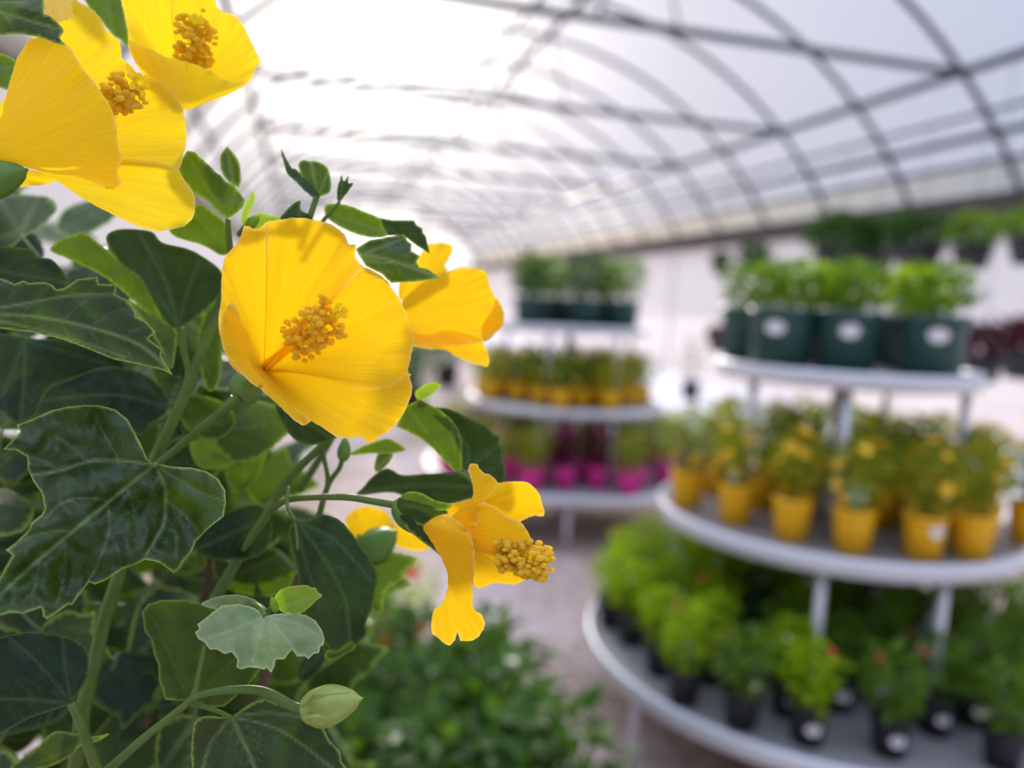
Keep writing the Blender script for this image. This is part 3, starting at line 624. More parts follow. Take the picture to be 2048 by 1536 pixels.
# ---- generic leaves in the bush interior: three shapes
def leaf_shape(kind, seed):
    rnd = random.Random(seed); N = 46; right = []
    for i in range(N+1):
        t = i/N
        w = .42*sin(pi*t**.62)**.9*(1-.35*t)
        if kind == 1: w += .13*math.exp(-((t-.42)/.07)**2)-.05*math.exp(-((t-.58)/.06)**2)
        if kind == 2: w *= .8
        if .12 < t < .96: w += .018*((i*1.0 % 4)/4)
        right.append((w, t-.04*(1-t)*(1 if t < .2 else 0)))
    poly = [(w, t) for w, t in right]+[(-w, t) for w, t in right[::-1][1:-1]]
    ol = densify([(x*100, y*100) for x, y in poly], 5, False)
    V, Fc = sheet_mesh(ol, 6)
    vs = auto_veins((0, 0), [(0, 98), (30, 55), (-30, 55)], 4)
    vn = np.zeros(len(V)); q = np.zeros(len(V))
    for line, s in vs:
        D = polydist(V, line); vn = np.maximum(vn, s*np.clip(1-D/1.6, 0, 1)); q = np.maximum(q, s*np.exp(-(D/4)**2))
    ed = np.clip(1-polydist(V, np.vstack([ol, ol[:1]]))/2, 0, 1)
    z = -.10*(V[:, 1]/100)**2*100*rnd.uniform(.8, 2.2)-np.abs(V[:, 0])*rnd.uniform(-.25, .3)-q*1.6
    z += np.array([4*noise.noise(Vector((p[0]*.03+seed, p[1]*.03, seed))) for p in V])
    V3 = [(p[0]/100, p[1]/100, zz/100) for p, zz in zip(V, z)]
    return V3, Fc, vn, ed
SH = [leaf_shape(k, s) for k, s in ((0, 1), (1, 2), (2, 3), (1, 5), (0, 8))]
def shape_mesh(k, material):
    V3, Fc, vn, ed = SH[k]
    mb = MB(); mb.add(V3, Fc)
    mb.tube([(0, 0, 0), (0, -.2, -.03), (0, -.42, -.12)], .016, 5)
    me = mb.mesh('leaf'); n = len(me.vertices)
    setattr_f(me, 'vein', list(vn)+[1]*(n-len(vn))); setattr_f(me, 'edge', list(ed)+[0]*(n-len(ed)))
    me.materials.append(M[material]); return me
SM = {(k, mt): shape_mesh(k, mt) for k in range(5) for mt in ('leaf', 'leaf_blue', 'leaf_lit')}
def orient(loc, face, up, size):
    """local z -> face, local y -> up"""
    z = Vector(face).normalized(); y = Vector(up); y = (y-z*y.dot(z)).normalized(); x = y.cross(z)
    m = Matrix.Identity(4)
    for i in range(3): m[i][0] = x[i]*size; m[i][1] = y[i]*size; m[i][2] = z[i]*size; m[i][3] = loc[i]
    return m
REG = np.array([(-300,250),(-100,300),(10,400),(60,470),(150,440),(230,530),(400,560),(440,600),(450,720),(520,820),(505,880),(500,980),(560,1060),(600,1060),(690,1080),(700,1180),(640,1300),(620,1380),(640,1500),(600,1800),(-300,1800)], float)
rnd = random.Random(21)
spots = []
tries = 0
while len(spots) < 560 and tries < 40000:
    tries += 1
    u = rnd.uniform(-280, 720); v = rnd.uniform(380, 1850); d = rnd.uniform(.54, .98)
    if not inside(REG, np.array([[u, v]]))[0]: continue
    w = P(u, v, d)
    if w.x < -.9: continue
    if any((w-s[3]).length < .028 for s in spots): continue
    spots.append((u, v, d, w))
spots.sort(key=lambda s: s[2] if (0 < s[0] < 720 and s[1] < 1536) else 5)
more = MB(); mv, me_ = [], []
for i, (u, v, d, w) in enumerate(spots):
    size = rnd.uniform(.055, .085)
    out = Vector((w.x-POT.x, w.y-POT.y, .15)).normalized()
    face = (-RZ*rnd.uniform(.2, .9)+Vector((0, 0, 1))*rnd.uniform(.1, .9)+Vector((rnd.uniform(-.6, .6), rnd.uniform(-.6, .6), rnd.uniform(-.3, .3))))
    up = Vector((rnd.uniform(-1, 1), rnd.uniform(-1, 1), rnd.uniform(-1.2, .2)))+out*.6
    mt = rnd.choice(['leaf', 'leaf_blue', 'leaf', 'leaf_lit']); k = rnd.randrange(5)
    mw = orient(w, face, up, size)
    if i < 46:
        o = bpy.data.objects.new('leaf', SM[(k, mt)]); COL.objects.link(o); o.parent = bush
        o.matrix_basis = Matrix.Translation(-bush.location) @ mw
    else:
        V3, Fc, vn, ed = SH[k]
        more.add([mw @ Vector(p) for p in V3], Fc); mv += list(vn); me_ += list(ed)
o = more.build('foliage', M['leaf'], bush); tag(o, kind='stuff')
setattr_f(o.data, 'vein', mv); setattr_f(o.data, 'edge', me_)
# woody branches from the pot up into the crown
top = .36
for i in range(11):
    a = rnd.uniform(0, 2*pi); u = rnd.uniform(-150, 560); v = rnd.uniform(700, 1500); d = rnd.uniform(.58, .85)
    e = P(u, v, d); s0 = POT+Vector((.05*cos(a), .05*sin(a), top-.04))
    
    mid1 = s0.lerp(e, .35)+Vector((0, 0, .12)); mid2 = s0.lerp(e, .7)+Vector((0, 0, .08))
    pts = [Vector(p) for p in smooth_path([s0, mid1, mid2, e], 6)]
    MB().tube(pts, [.011-.008*j/(len(pts)-1) for j in range(len(pts))], 8).build('branch', M['bark'], bush)
for e in (P(167, 1415, .49), P(150, 1540, .50), P(300, 1420, .56), P(200, 1560, .44), P(600, 1150, .52)):
    s0 = POT+Vector((.03, .02, top-.04)); pts = [Vector(p) for p in smooth_path([s0, s0.lerp(e, .45)+Vector((0, 0, .1)), e], 6)]
    MB().tube(pts, [.010-.0065*j/(len(pts)-1) for j in range(len(pts))], 8).build('branch', M['bark'], bush)
MB().lathe([(.13, 0), (.17, .32), (.185, .33), (.185, .36), (.172, .36), (.166, .33), (.16, .30)], POT, 40, True, False).build('pot', M['pot_terra'], bush)
MB().lathe([(.166, .322), (.1, .335), (.001, .34)], POT, 32, True, False).build('soil', M['soil'], bush)

# ================================================================== GREENHOUSE
XC, HW, ZB, RISE = 3.3, 5.13, H+1.6, 2.86
R = (HW**2+RISE**2)/(2*RISE); ZC = ZB+RISE-R
def arch(x): return ZC+math.sqrt(max(0, R*R-(x-XC)**2))
XL, XR, Y0, Y1 = XC-HW, XC+HW, -6, 38
def st(o, lab=None): o['kind'] = 'structure'; return o
RZ_ = H+1.94; XR2 = XC+math.sqrt(R*R-(RZ_-ZC)**2)
a0 = math.acos((XR2-XC)/R)
# roof film from left gutter to the vent rail
mb = MB(); nseg = 40; th = .004
an = [math.atan2(ZB-ZC, -HW)+(a0-math.atan2(ZB-ZC, -HW))*i/nseg for i in range(nseg+1)]
ny = 22
for k in range(ny):
    ya = Y0+(Y1-Y0)*k/ny; yb = Y0+(Y1-Y0)*(k+1)/ny
    mb.add([(XC+(R+.03)*cos(a), y, ZC+(R+.03)*sin(a)) for a in an for y in (ya, yb)], [(2*i, 2*i+1, 2*i+3, 2*i+2) for i in range(nseg)])
st(mb.build('ceiling', M['roof_film']))
# side walls, end walls
def quad(name, pts, material): return st(MB().add(pts, [tuple(range(len(pts)))]).build(name, material, smooth=False))
quad('wall_right', [(XR+.05, Y0, 0), (XR+.05, Y1, 0), (XR+.05, Y1, H+1.29), (XR+.05, Y0, H+1.29)], M['wall_film'])
quad('wall_left', [(XL-.05, Y0, 0), (XL-.05, Y1, 0), (XL-.05, Y1, ZB+.02), (XL-.05, Y0, ZB+.02)], M['wall_film'])
an2 = [math.atan2(ZB-ZC, -HW)+(math.atan2(ZB-ZC, HW)-math.atan2(ZB-ZC, -HW))*i/30 for i in range(31)]
for nm, y in (('wall_back', Y1), ('wall_front', Y0)):
    quad(nm, [(XL, y, 0)]+[(XC+R*cos(a), y, ZC+R*sin(a)) for a in an2]+[(XR, y, 0)], M['end_film'])
# floor
mb = MB(); mb.add([(-30, -20, 0), (60, -20, 0), (60, 90, 0), (-30, 90, 0)], [(0, 1, 2, 3)])
fm, nt, N, L = mat('gravel floor')
out = N.new('ShaderNodeOutputMaterial'); b = N.new('ShaderNodeBsdfPrincipled'); tc = N.new('ShaderNodeTexCoord')
v1 = N.new('ShaderNodeTexVoronoi'); v1.inputs['Scale'].default_value = 45; L.new(tc.outputs['Object'], v1.inputs['Vector'])
n1 = N.new('ShaderNodeTexNoise'); n1.inputs['Scale'].default_value = 1.1; n1.inputs['Detail'].default_value = 6; L.new(tc.outputs['Object'], n1.inputs['Vector'])
cr = N.new('ShaderNodeValToRGB'); cr.color_ramp.elements[0].color = (.27, .21, .17, 1); cr.color_ramp.elements[1].color = (.66, .59, .56, 1)
L.new(v1.outputs['Color'], cr.inputs[0])
c2_ = N.new('ShaderNodeValToRGB'); c2_.color_ramp.elements[0].position = .38; c2_.color_ramp.elements[1].position = .62
c2_.color_ramp.elements[0].color = (.75, .62, .50, 1); c2_.color_ramp.elements[1].color = (1.15, 1.08, 1.08, 1)
L.new(n1.outputs['Fac'], c2_.inputs[0])
mu = N.new('ShaderNodeMix'); mu.data_type = 'RGBA'; mu.blend_type = 'MULTIPLY'; mu.inputs[0].default_value = 1
L.new(cr.outputs[0], mu.inputs[6]); L.new(c2_.outputs[0], mu.inputs[7]); L.new(mu.outputs[2], b.inputs['Base Color']); b.inputs['Roughness'].default_value = .9
bp = N.new('ShaderNodeBump'); bp.inputs['Strength'].default_value = .6; bp.inputs['Distance'].default_value = .01; L.new(v1.outputs['Distance'], bp.inputs['Height']); L.new(bp.outputs[0], b.inputs['Normal'])
L.new(b.outputs[0], out.inputs[0])
st(mb.build('floor', fm, smooth=False))
# pale ground sheet along the right wall
M['sheet'] = plain('pale ground cloth', (.80, .76, .75), .8, noise_amt=.06, scale=3)
st(MB().box((4.9, Y0, .0), (XR, Y1, .012)).build('floor_cloth', M['sheet'], smooth=False))
# hoops with ties
ties = [7.75+3.6*i for i in range(-3, 9)]
hy = 7.75-3.6*3
k = 0
while hy < Y1:
    pts = [(XC+R*cos(a), hy, ZC+R*sin(a)) for a in an2]
    root = empty('roof_arch', (XC, hy, ZB)); root['kind'] = 'structure'
    MB().tube(pts, .04, 8).build('hoop', M['roofsteel'], root)
    if k % 2 == 0:
        zt = H+2.85; xt = math.sqrt(R*R-(zt-ZC)**2)
        MB().tube([(XC-xt, hy, zt), (XC+xt, hy, zt)], .05, 8).build('cross_tie', M['roofsteel'], root)
        for dx in (-.75, .75):
            MB().tube([(XC, hy, ZC+R-.02), (XC+dx*.6, hy, zt)], .016, 6).build('strut', M['roofsteel'], root)
    hy += 1.8; k += 1
for nm, x, z, r in (('ridge', 3.9, arch(3.9)-.05, .05), ('ridge_left', 3.3, ZC+R-.05, .03), ('upper_right', 7.4, H+2.85, .06), ('lower_right', 8.0, H+2.23, .05), ('vent_right', XR2, RZ_, .035),
                    ('upper_left', -.8, H+2.85, .05), ('lower_left', -1.4, H+2.23, .04), ('mid_left', 1.6, arch(1.6)-.05, .03)):
    st(MB().tube([(x, Y0, z), (x, Y1, z)], r, 8).build('roof_purlin', M['roofsteel']))
st(MB().box((XR-.02, Y0, H+1.27), (XR+.16, Y1, H+1.60)).build('gutter_beam', M['gutter'], smooth=False))
st(MB().box((XL-.12, Y0, H+1.35), (XL+.05, Y1, H+1.60)).build('gutter_beam', M['gutter'], smooth=False))
# end wall framing, right wall posts and rail
mb = MB(); mb.tube([(XC+(R-.05)*cos(a), Y1-.1, ZC+(R-.05)*sin(a)) for a in an2], .09, 6)
st(mb.build('wall_frame', M['roofsteel']))
for x in (XL+.3, 2.2, 5.6, XR-.3):
    st(MB().box((x-.05, Y1-.2, 0), (x+.05, Y1-.1, arch(x)-.05)).build('wall_frame', M['roofsteel'], smooth=False))
st(MB().box((XL, Y1-.2, H+1.3), (XR, Y1-.1, H+1.5)).build('wall_frame', M['roofsteel'], smooth=False))
M['post'] = plain('pale post', (.5, .5, .52), .5, .3)
for i in range(12):
    y = 2.35+3.6*i
    if y < Y1: st(MB().tube([(XR-.06, y, 0), (XR-.06, y, H+1.3)], .03, 8).build('wall_post', M['post']))
st(MB().tube([(XR-.08, Y0, H-.12), (XR-.08, Y1, H-.12)], .02, 8).build('wall_rail', M['post']))
# brown sliding door on the far wall
d = empty('door_1', (6.4, Y1-.25, 0)); d['kind'] = 'structure'
M['brown'] = plain('brown board', (.35, .2, .1), .7)
MB().box((5.8, Y1-.3, .05), (7.2, Y1-.22, 2.3)).build('door_panel', M['brown'], d, smooth=False)

# ================================================================== DISPLAYS
def tier_plants(): pass
def foliage_mesh(name, rad, h, n, leaf_len, seed, z0=0, spread=1.0, droop=.0, width=.5):
    """a crown of small folded leaves standing on the soil"""
    rnd = random.Random(seed); mb = MB()
    for i in range(n):
        t = rnd.random()*2*pi; ph = math.acos(rnd.uniform(-.97, 1)); rr = rad*(.35+.65*rnd.random()**.5)
        lump = 1+.28*noise.noise(Vector((cos(t)*2, sin(t)*2, seed+ph*2)))
        p = Vector((rr*sin(ph)*cos(t)*spread*lump, rr*sin(ph)*sin(t)*spread*lump, z0+h*.5+h*.5*cos(ph)*(.4+.6*rr/rad)*lump))
        dirv = Vector((cos(t)*rnd.uniform(.3, 1), sin(t)*rnd.uniform(.3, 1), rnd.uniform(-.3, 1.1)-droop)).normalized()
        side = dirv.cross(Vector((rnd.uniform(-.4, .4), rnd.uniform(-.4, .4), 1))).normalized()
        nrm = side.cross(dirv); l = leaf_len*rnd.uniform(.6, 1.25); w = l*width*.5
        a = p; b = p+dirv*l; c = p+dirv*l*.45
        mb.add([a, c+side*w+nrm*l*.1, b-nrm*l*.08, c-side*w+nrm*l*.1, c], [(0, 1, 4), (1, 2, 4), (2, 3, 4), (3, 0, 4)])
    # stalks
    for i in range(6):
        t = rnd.random()*6.28; mb.tube([(0, 0, z0-.01), (rad*.2*cos(t), rad*.2*sin(t), z0+h*.3), (rad*.5*cos(t), rad*.5*sin(t), z0+h*.7)], .0025, 4)
    return mb.mesh(name)
def bloom_mesh(name, rad, h, n, size, seed, z0=0, low=-.5):
    rnd = random.Random(seed); mb = MB()
    for i in range(n):
        t = rnd.random()*2*pi; ph = math.acos(rnd.uniform(low, 1)); rr = rad*rnd.uniform(.9, 1.12)
        p = Vector((rr*sin(ph)*cos(t), rr*sin(ph)*sin(t), z0+h*.5+h*.56*cos(ph)))
        out = Vector((sin(ph)*cos(t), sin(ph)*sin(t), cos(ph)+.3)).normalized(); x = out.orthogonal().normalized(); y = out.cross(x); s = size*rnd.uniform(.7, 1.25)
        vs = [p-out*s*.25]
        for j in range(10):
            r_ = s if j % 2 else s*.6; q = 2*pi*j/10; vs.append(p+(x*cos(q)+y*sin(q))*r_+out*s*.2)
        mb.add(vs, [(0, 1+j, 1+(j+1) % 10) for j in range(10)]); mb.blob(p, s*.28, 1)
    return mb.mesh(name)
def pot_mesh(r0, r1, h, rim=.008):
    return MB().lathe([(r0, 0), (r1*.95, h*.82), (r1*.96, h*.84), (r1, h*.84), (r1, h), (r1*.93, h), (r1*.9, h*.86)], n=28, cap0=True, cap1=False).mesh('pot')
def soil_mesh(r1, h): return MB().lathe([(r1*.91, h*.88), (r1*.4, h*.9), (.001, h*.91)], n=20, cap0=True, cap1=False).mesh('soil')
MC = {}
def variant(key, fn):
    if key not in MC: MC[key] = fn()
    return MC[key]
def put(name, me, material, parent):
    if not me.materials: me.materials.append(material)
    o = bpy.data.objects.new(name, me); COL.objects.link(o); o.parent = parent; return o
def potted(name, loc, rz, r0, r1, h, potm, folspec, blooms=(), tagspec=None, scale=1):
    """folspec (material, rad, height, n, leaf_len, variant, spread); blooms [(material, n, size, variant)]"""
    root = empty(name, loc, rz)
    put('pot', variant(('pot', r0, r1, h, potm), lambda: pot_mesh(r0, r1, h)), M[potm], root)
    put('soil', variant(('soil', r1, h), lambda: soil_mesh(r1, h)), M['soil'], root)
    fm_, rad, fh, n, ll, va, wd = folspec
    put('foliage', variant(('fol', fm_, rad, fh, n, ll, va, h), lambda: foliage_mesh('foliage', rad, fh, n, ll, va*13+1, h*.9, width=wd)), M[fm_], root)
    for bm_, n, size, va2 in blooms:
        put('blossoms', variant(('bl', bm_, rad, fh, n, size, va2, h), lambda: bloom_mesh('blossoms', rad, fh, n, size, va2*7+3, h*.9)), M[bm_], root)
    if tagspec:
        tm, w, hh, ang, z = tagspec
        a = ang-rz; zz = z; r_ = r0+(r1-r0)*min(1, zz/h)+.003 if zz < h else r1*.6
        mb = MB(); nn = 10
        if zz < h:   # a round sticker curved on the pot
            vs = []
            for i in range(16):
                q = 2*pi*i/16; rz_ = r0+(r1-r0)*(zz+hh*.5*sin(q))/h+.002
                aa = a+w*.5*cos(q)/r1; vs.append((rz_*cos(aa), rz_*sin(aa), zz+hh*.5*sin(q)))
            vs2 = [(x*1.012, y*1.012, z_) for x, y, z_ in vs]
            mb.add(vs+vs2, [tuple(range(16, 32))]+[(i, (i+1) % 16, 16+(i+1) % 16, 16+i) for i in range(16)])
            mb.build('sticker', M[tm], root, smooth=False, world=False)
        else:        # a plastic tag stuck in the soil
            c = Vector((cos(a), sin(a), 0))*r_; t = Vector((-sin(a), cos(a), 0)); vs = []
            for q in range(12):
                an_ = 2*pi*q/12; vs.append(c+t*w*.5*cos(an_)+Vector((0, 0, zz+hh*.5*sin(an_))))
            vs2 = [v+Vector((cos(a), sin(a), 0))*.0015 for v in vs]
            mb.add(vs+vs2, [tuple(range(11, -1, -1)), tuple(range(12, 24))]+[(i, (i+1) % 12, 12+(i+1) % 12, 12+i) for i in range(12)])
            s0 = c+Vector((0, 0, h*.85)); mb.tube([s0, c+Vector((0, 0, zz-hh*.4))], .003, 5)
            mb.build('plant_tag', M[tm], root, smooth=False, world=False)
    return root
def display(name, c, tiers, label, posts_ang, lip=.045):
    root = empty(name, (c.x, c.y, 0)); tag(root, label, 'display stand')
    for i, (r, z) in enumerate(tiers):
        t = empty('tier', (0, 0, 0)); t.parent = root
        base = Vector((c.x, c.y, 0))
        MB().lathe([(r-.02, z-.012), (r-.02, z), (.001, z+.001)], base, 64, True, False).build('deck', M['deck'], t, smooth=False)
        MB().lathe([(r-.022, z-lip+.004), (r-.004, z-lip), (r, z-lip+.006), (r, z+.004), (r-.004, z+.010), (r-.018, z+.010), (r-.022, z+.004), (r-.022, z-lip+.004)], base, 96, False, False).build('rim', M['steel'], t)
    MB().tube([(c.x, c.y, 0), (c.x, c.y, tiers[-1][1]-.013)], .028, 12).build('centre_post', M['steel'], root)
    zs = [0]+[z for r, z in tiers]
    for i, angs in enumerate(posts_ang):
        if i >= len(tiers): break
        r = (tiers[i][0] if i == 0 else min(tiers[i][0], tiers[i-1][0]))-.05
        for a in angs:
            x, y = c.x+r*cos(a), c.y+r*sin(a)
            MB().tube([(x, y, zs[i]+(.0 if i == 0 else .002)), (x, y, zs[i+1]-.014)], .015, 10).build('post', M['steel'], root)
    return root
def fill(c, R_, z, seeds, gap, margin, rnd, order=None):
    """positions on a round deck: the ones read from the photo first, the rest packed between them"""
    pts = [on_plane(u, v, z) for u, v in seeds]; pts = [p for p in pts if (Vector((p.x, p.y))-Vector((c.x, c.y))).length < R_-.01]
    for _ in range(4000):
        a = rnd.random()*2*pi; r = math.sqrt(rnd.random())*(R_-margin)
        q = Vector((c.x+r*cos(a), c.y+r*sin(a), z))
        if r < .05+margin*.6: continue
        if all((q-p).length > gap for p in pts): pts.append(q)
    return pts
def visible(p, top=.3):
    u, v, z = proj(p); u2, v2, _ = proj(Vector(p)+Vector((0, 0, top)))
    return -60 < u < 2150 and v2 < 1600 and z > .3
ORD = ['first', 'second', 'third', 'fourth', 'fifth', 'sixth', 'seventh', 'eighth', 'ninth', 'tenth', 'eleventh', 'twelfth', 'thirteenth', 'fourteenth', 'fifteenth', 'sixteenth', 'seventeenth', 'eighteenth', 'nineteenth', 'twentieth'] + ['%dth' % i for i in range(21, 60)]
def rows(pts, c, nrow=3):
    """name each pot by its row (front to back, as seen) and its place from the left"""
    ps = sorted(pts, key=lambda p: proj(p)[2]); per = math.ceil(len(ps)/nrow); res = []
    for i in range(nrow):
        row = sorted(ps[i*per:(i+1)*per], key=lambda p: proj(p)[0])
        for j, p in enumerate(row): res.append((p, i, ORD[j]))
    return res
ROWN = ['front row', 'middle row', 'back row']

S = .75
CA = flat(1.543*S, 3.614*S)
TA = [(1.12*S, H-1.651*S+.045), (.806*S, H-S+.045), (.43, 0)]
_d = cam_to_world((1727-1024)/F, -(784-768)/F)
TA[2] = (.43, H+_d.z/math.hypot(_d.x, _d.y)*(math.hypot(CA.x, CA.y)-.43)+.045)
toward = math.atan2(-CA.y, -CA.x)
# top-tier posts stand where the photo shows them
def ang_of(u, r, front=True):
    best = None
    for i in range(720):
        a = i*pi/360; p = Vector((CA.x+r*cos(a), CA.y+r*sin(a), 1.0)); uu, vv, zz = proj(p)
        near = zz < (CA-CAM).dot(RZ)
        if near != front: continue
        e = abs(uu-u)
        if best is None or e < best[0]: best = (e, a)
    return best[1]
pa = [[ang_of(1300, TA[0][0]-.05), ang_of(1800, TA[0][0]-.05), ang_of(1500, TA[0][0]-.05, False), ang_of(2000, TA[0][0]-.05, False)],
      [ang_of(1660, TA[1][0]-.05), ang_of(1905, TA[1][0]-.05), ang_of(1430, TA[1][0]-.05, False), ang_of(1950, TA[1][0]-.05, False)],
      [ang_of(1494, TA[2][0]-.05), ang_of(1678, TA[2][0]-.05), ang_of(1944, TA[2][0]-.05), ang_of(1760, TA[2][0]-.05, False)]]
display('plant_display', CA, TA, 'round three-tier grey metal display stand in front at the right', pa)
rnd = random.Random(5)
# bottom tier: black pots
zb = TA[0][1]+.0015
pts = fill(CA, TA[0][0], zb, [(1262,1285),(1318,1345),(1366,1402),(1480,1450),(1572,1425),(1612,1482),(1776,1505),(1866,1462),(2002,1530),(1330,1270),(1420,1310)], .15, .085, rnd)
pts = [p for p in pts if visible(p)]
for p, r_, k in rows(pts, CA):
    u, v, _ = proj(p); j = rnd.randrange(4)
    lime = u < 1480 or (u < 1620 and rnd.random() < .35)
    fm_ = 'fol_lime' if lime else rnd.choice(['fol_green', 'fol_green', 'fol_dark'])
    bl = [('bl_red', 3, .014, j)] if rnd.random() < .4 else ([('bl_pink', 3, .014, j)] if rnd.random() < .5 else ([('bl_cream', 2, .014, j)] if rnd.random() < .4 else []))
    tg = ('white', .045, .032, toward+.35, .06) if (r_ == 0 and 1540 < u < 1950) else None
    o = potted('potted_plant', p, rnd.random()*6, .042, .055, .11, 'pot_black', (fm_, .072, .19, 210, .036, j, .6), bl, tg)
    tag(o, '%s plant, black pot, %s from left in %s, right bottom tier' % ({'fol_lime': 'lime green', 'fol_green': 'green', 'fol_dark': 'dark green'}[fm_], k, ROWN[r_]), 'potted plant', 'black pots on the bottom tier of the right display')
# middle tier: yellow pots
zm = TA[1][1]+.0015
pts = fill(CA, TA[1][0], zm, [(1372,1012),(1468,1045),(1580,1078),(1702,1102),(1843,1115),(1955,1088),(2052,1085),(1425,985),(1518,1015),(1760,1050)], .150, .072, rnd)
pts = [p for p in pts if visible(p)]
for p, r_, k in rows(pts, CA):
    u, v, _ = proj(p); j = rnd.randrange(4)
    fm_ = rnd.choice(['fol_olive', 'fol_lime', 'fol_olive', 'fol_green']) if r_ else rnd.choice(['fol_green', 'fol_olive', 'fol_olive', 'fol_olive'])
    bl = [('bl_yellow', rnd.choice([11, 16]), .021, j)] if rnd.random() < .75 else [('bl_orange', 5, .014, j)]
    tg = None
    if r_ == 0 and abs(u-1843) < 12: tg = ('white', .042, .036, toward+.5, .095)
    if r_ == 0 and abs(u-1702) < 12: tg = ('mint', .055, .05, toward, .175)
    if r_ == 0 and abs(u-1468) < 12: tg = ('mint', .045, .05, toward-.3, .17)
    o = potted('potted_plant', p, rnd.random()*6, .048, .061, .135, 'pot_yellow', (fm_, .080, .215, 210, .040, j, .45), bl, tg)
    tag(o, '%s plant, yellow pot, %s from left in %s, right middle tier' % ({'fol_olive': 'yellowish', 'fol_green': 'green', 'fol_lime': 'lime green'}[fm_], k, ROWN[r_]), 'potted plant', 'yellow pots on the middle tier of the right display')
# top tier: dark green pots
zt = TA[2][1]+.0015
pts = fill(CA, TA[2][0], zt, [(1556,733),(1686,741),(1826,741)], .212, .105, rnd)
for p, r_, k in rows(pts, CA, 2):
    j = rnd.randrange(4)
    tg = ('white', .062, .045, toward-.1+.1*j, .13) if r_ == 0 else None
    o = potted('potted_plant', p, rnd.random()*6, .088, .104, .19, 'pot_green', (rnd.choice(['fol_green', 'fol_green', 'fol_lime']), .105, .17, 240, .05, j, .5), [('bl_cream', 4, .012, j)] if j % 2 else [], tg)
    tag(o, 'plant in big dark green pot, %s from left in %s, right top tier' % (k, ['front row', 'back row'][r_]), 'potted plant', 'dark green pots on top of the right display')

# second display further back
pf = on_plane(1130, 838, H-S); dirv = Vector((pf.x, pf.y, 0)).normalized()
CB = Vector((pf.x, pf.y, 0))+dirv*.70
TB = [(1.0, H-1.651*S+.045), (.70, H-S+.045), (.56, H-.286*S+.04)]
tb = math.atan2(-CB.y, -CB.x)
display('plant_display', CB, TB, 'round three-tier grey metal display stand further back near the centre', [[tb-1.1, tb+.05, tb+1.1, tb+2.6], [tb-.25, tb+.5, tb+2, tb-2], [tb-.25, tb+.7, tb+2, tb-2]])
for ti, (pm, zz, gap, name_) in enumerate((('pot_pink', TB[0][1], .20, 'magenta'), ('pot_yellow', TB[1][1], .165, 'yellow'), ('pot_green', TB[2][1], .25, 'dark green'))):
    pts = fill(CB, TB[ti][0], zz+.0015, [], gap, .10 if ti < 2 else .12, rnd)
    for p, r_, k in rows(pts, CB):
        j = rnd.randrange(4)
        if ti == 0: o = potted('potted_plant', p, 0, .058, .075, .14, pm, (rnd.choice(['fol_olive', 'fol_green', 'fol_red', 'fol_olive']), .10, .28, 190, .045, j, .5), [('bl_magenta', 5, .02, j)] if j % 2 else [])
        elif ti == 1: o = potted('potted_plant', p, 0, .055, .070, .13, pm, (rnd.choice(['fol_olive', 'fol_olive', 'fol_green']), .10, .23, 170, .045, j, .5), [('bl_yellow', 10, .02, j)])
        else: o = potted('potted_plant', p, 0, .088, .104, .19, pm, (rnd.choice(['fol_dark', 'fol_green']), .13, .31, 240, .06, j, .5))
        tag(o, 'plant in %s pot, %s from left in %s, back display %s tier' % (name_, k, ROWN[r_], ['bottom', 'middle', 'top'][ti]), 'potted plant', '%s pots on the back display' % name_)

# ================================================================== LOW SHRUBS IN FRONT, RED FLOWERED POTS
spots_ = [(740,1320,'a'),(865,1330,'b'),(975,1345,'c'),(700,1430,'d'),(850,1440,'e'),(1010,1450,'f'),(690,1560,'g'),(860,1570,'h'),(1020,1580,'i'),(1130,1560,'j')]
nm_ = {'a': 'beside the hibiscus, back left', 'b': 'back middle below the drooping flower', 'c': 'back right', 'd': 'centre left', 'e': 'centre', 'f': 'centre right', 'g': 'front left under the bud', 'h': 'front middle', 'i': 'front right of middle', 'j': 'rightmost beside the gravel path'}
for u, v, key in spots_:
    p = on_plane(u, v, .36); j = rnd.randrange(3)
    o = potted('potted_shrub', (p.x, p.y, .001), rnd.random()*6, .09, .115, .18, 'pot_black', ('fol_shrub', .15, .36, 190, .085, j, .5), [('bl_cream', 5, .017, j)])
    tag(o, 'low glossy green shrub on the gravel, %s of its patch' % nm_[key], 'potted shrub', 'low green shrubs on the gravel at bottom centre')
for i, (u, v) in enumerate([(800,1175), (740,1150), (690,1250)]):
    p = on_plane(u, v, .33)
    o = potted('potted_plant', (p.x, p.y, .001), 1, .08, .10, .15, 'pot_black', ('fol_lime', .15, .30, 220, .05, i, .5), [('bl_red', 7, .045, i), ('bl_pink', 4, .035, i)])
    tag(o, ['red flowered plant standing on the gravel behind the hanging yellow flower', 'red flowered plant on the gravel half hidden by the dark hibiscus leaf', 'red flowered plant hidden low behind the hibiscus leaves'][i], 'potted plant')
# dark plants far back at the left of the second display
for i, (x, y) in enumerate([(.35, 9.5), (.9, 10.5), (1.3, 9.6), (.3, 12), (1.6, 12), (2.4, 13), (1.0, 14)]):
    o = potted('potted_shrub', (x, y, .001), i, .17, .21, .36, 'pot_black', ('fol_dark', .33, .55, 260, .12, i % 3, .5), [('bl_magenta', 5, .03, i % 3)] if i % 2 else [])
    tag(o, 'dark leafy shrub in black tub far back along the aisle, %s from camera' % ORD[i], 'potted shrub', 'dark tubs far back beside the aisle')
# tall small-leaved plant by the white wall
p = on_plane(1382, 850, .0); p = on_plane(1380, 800, .0)
o = potted('potted_shrub', (p.x, p.y, .014), 0, .13, .16, .3, 'pot_black', ('fol_dark', .22, .75, 120, .09, 1, .4))
tag(o, 'thin dark plant in a tub on the pale ground between the two displays', 'potted shrub')

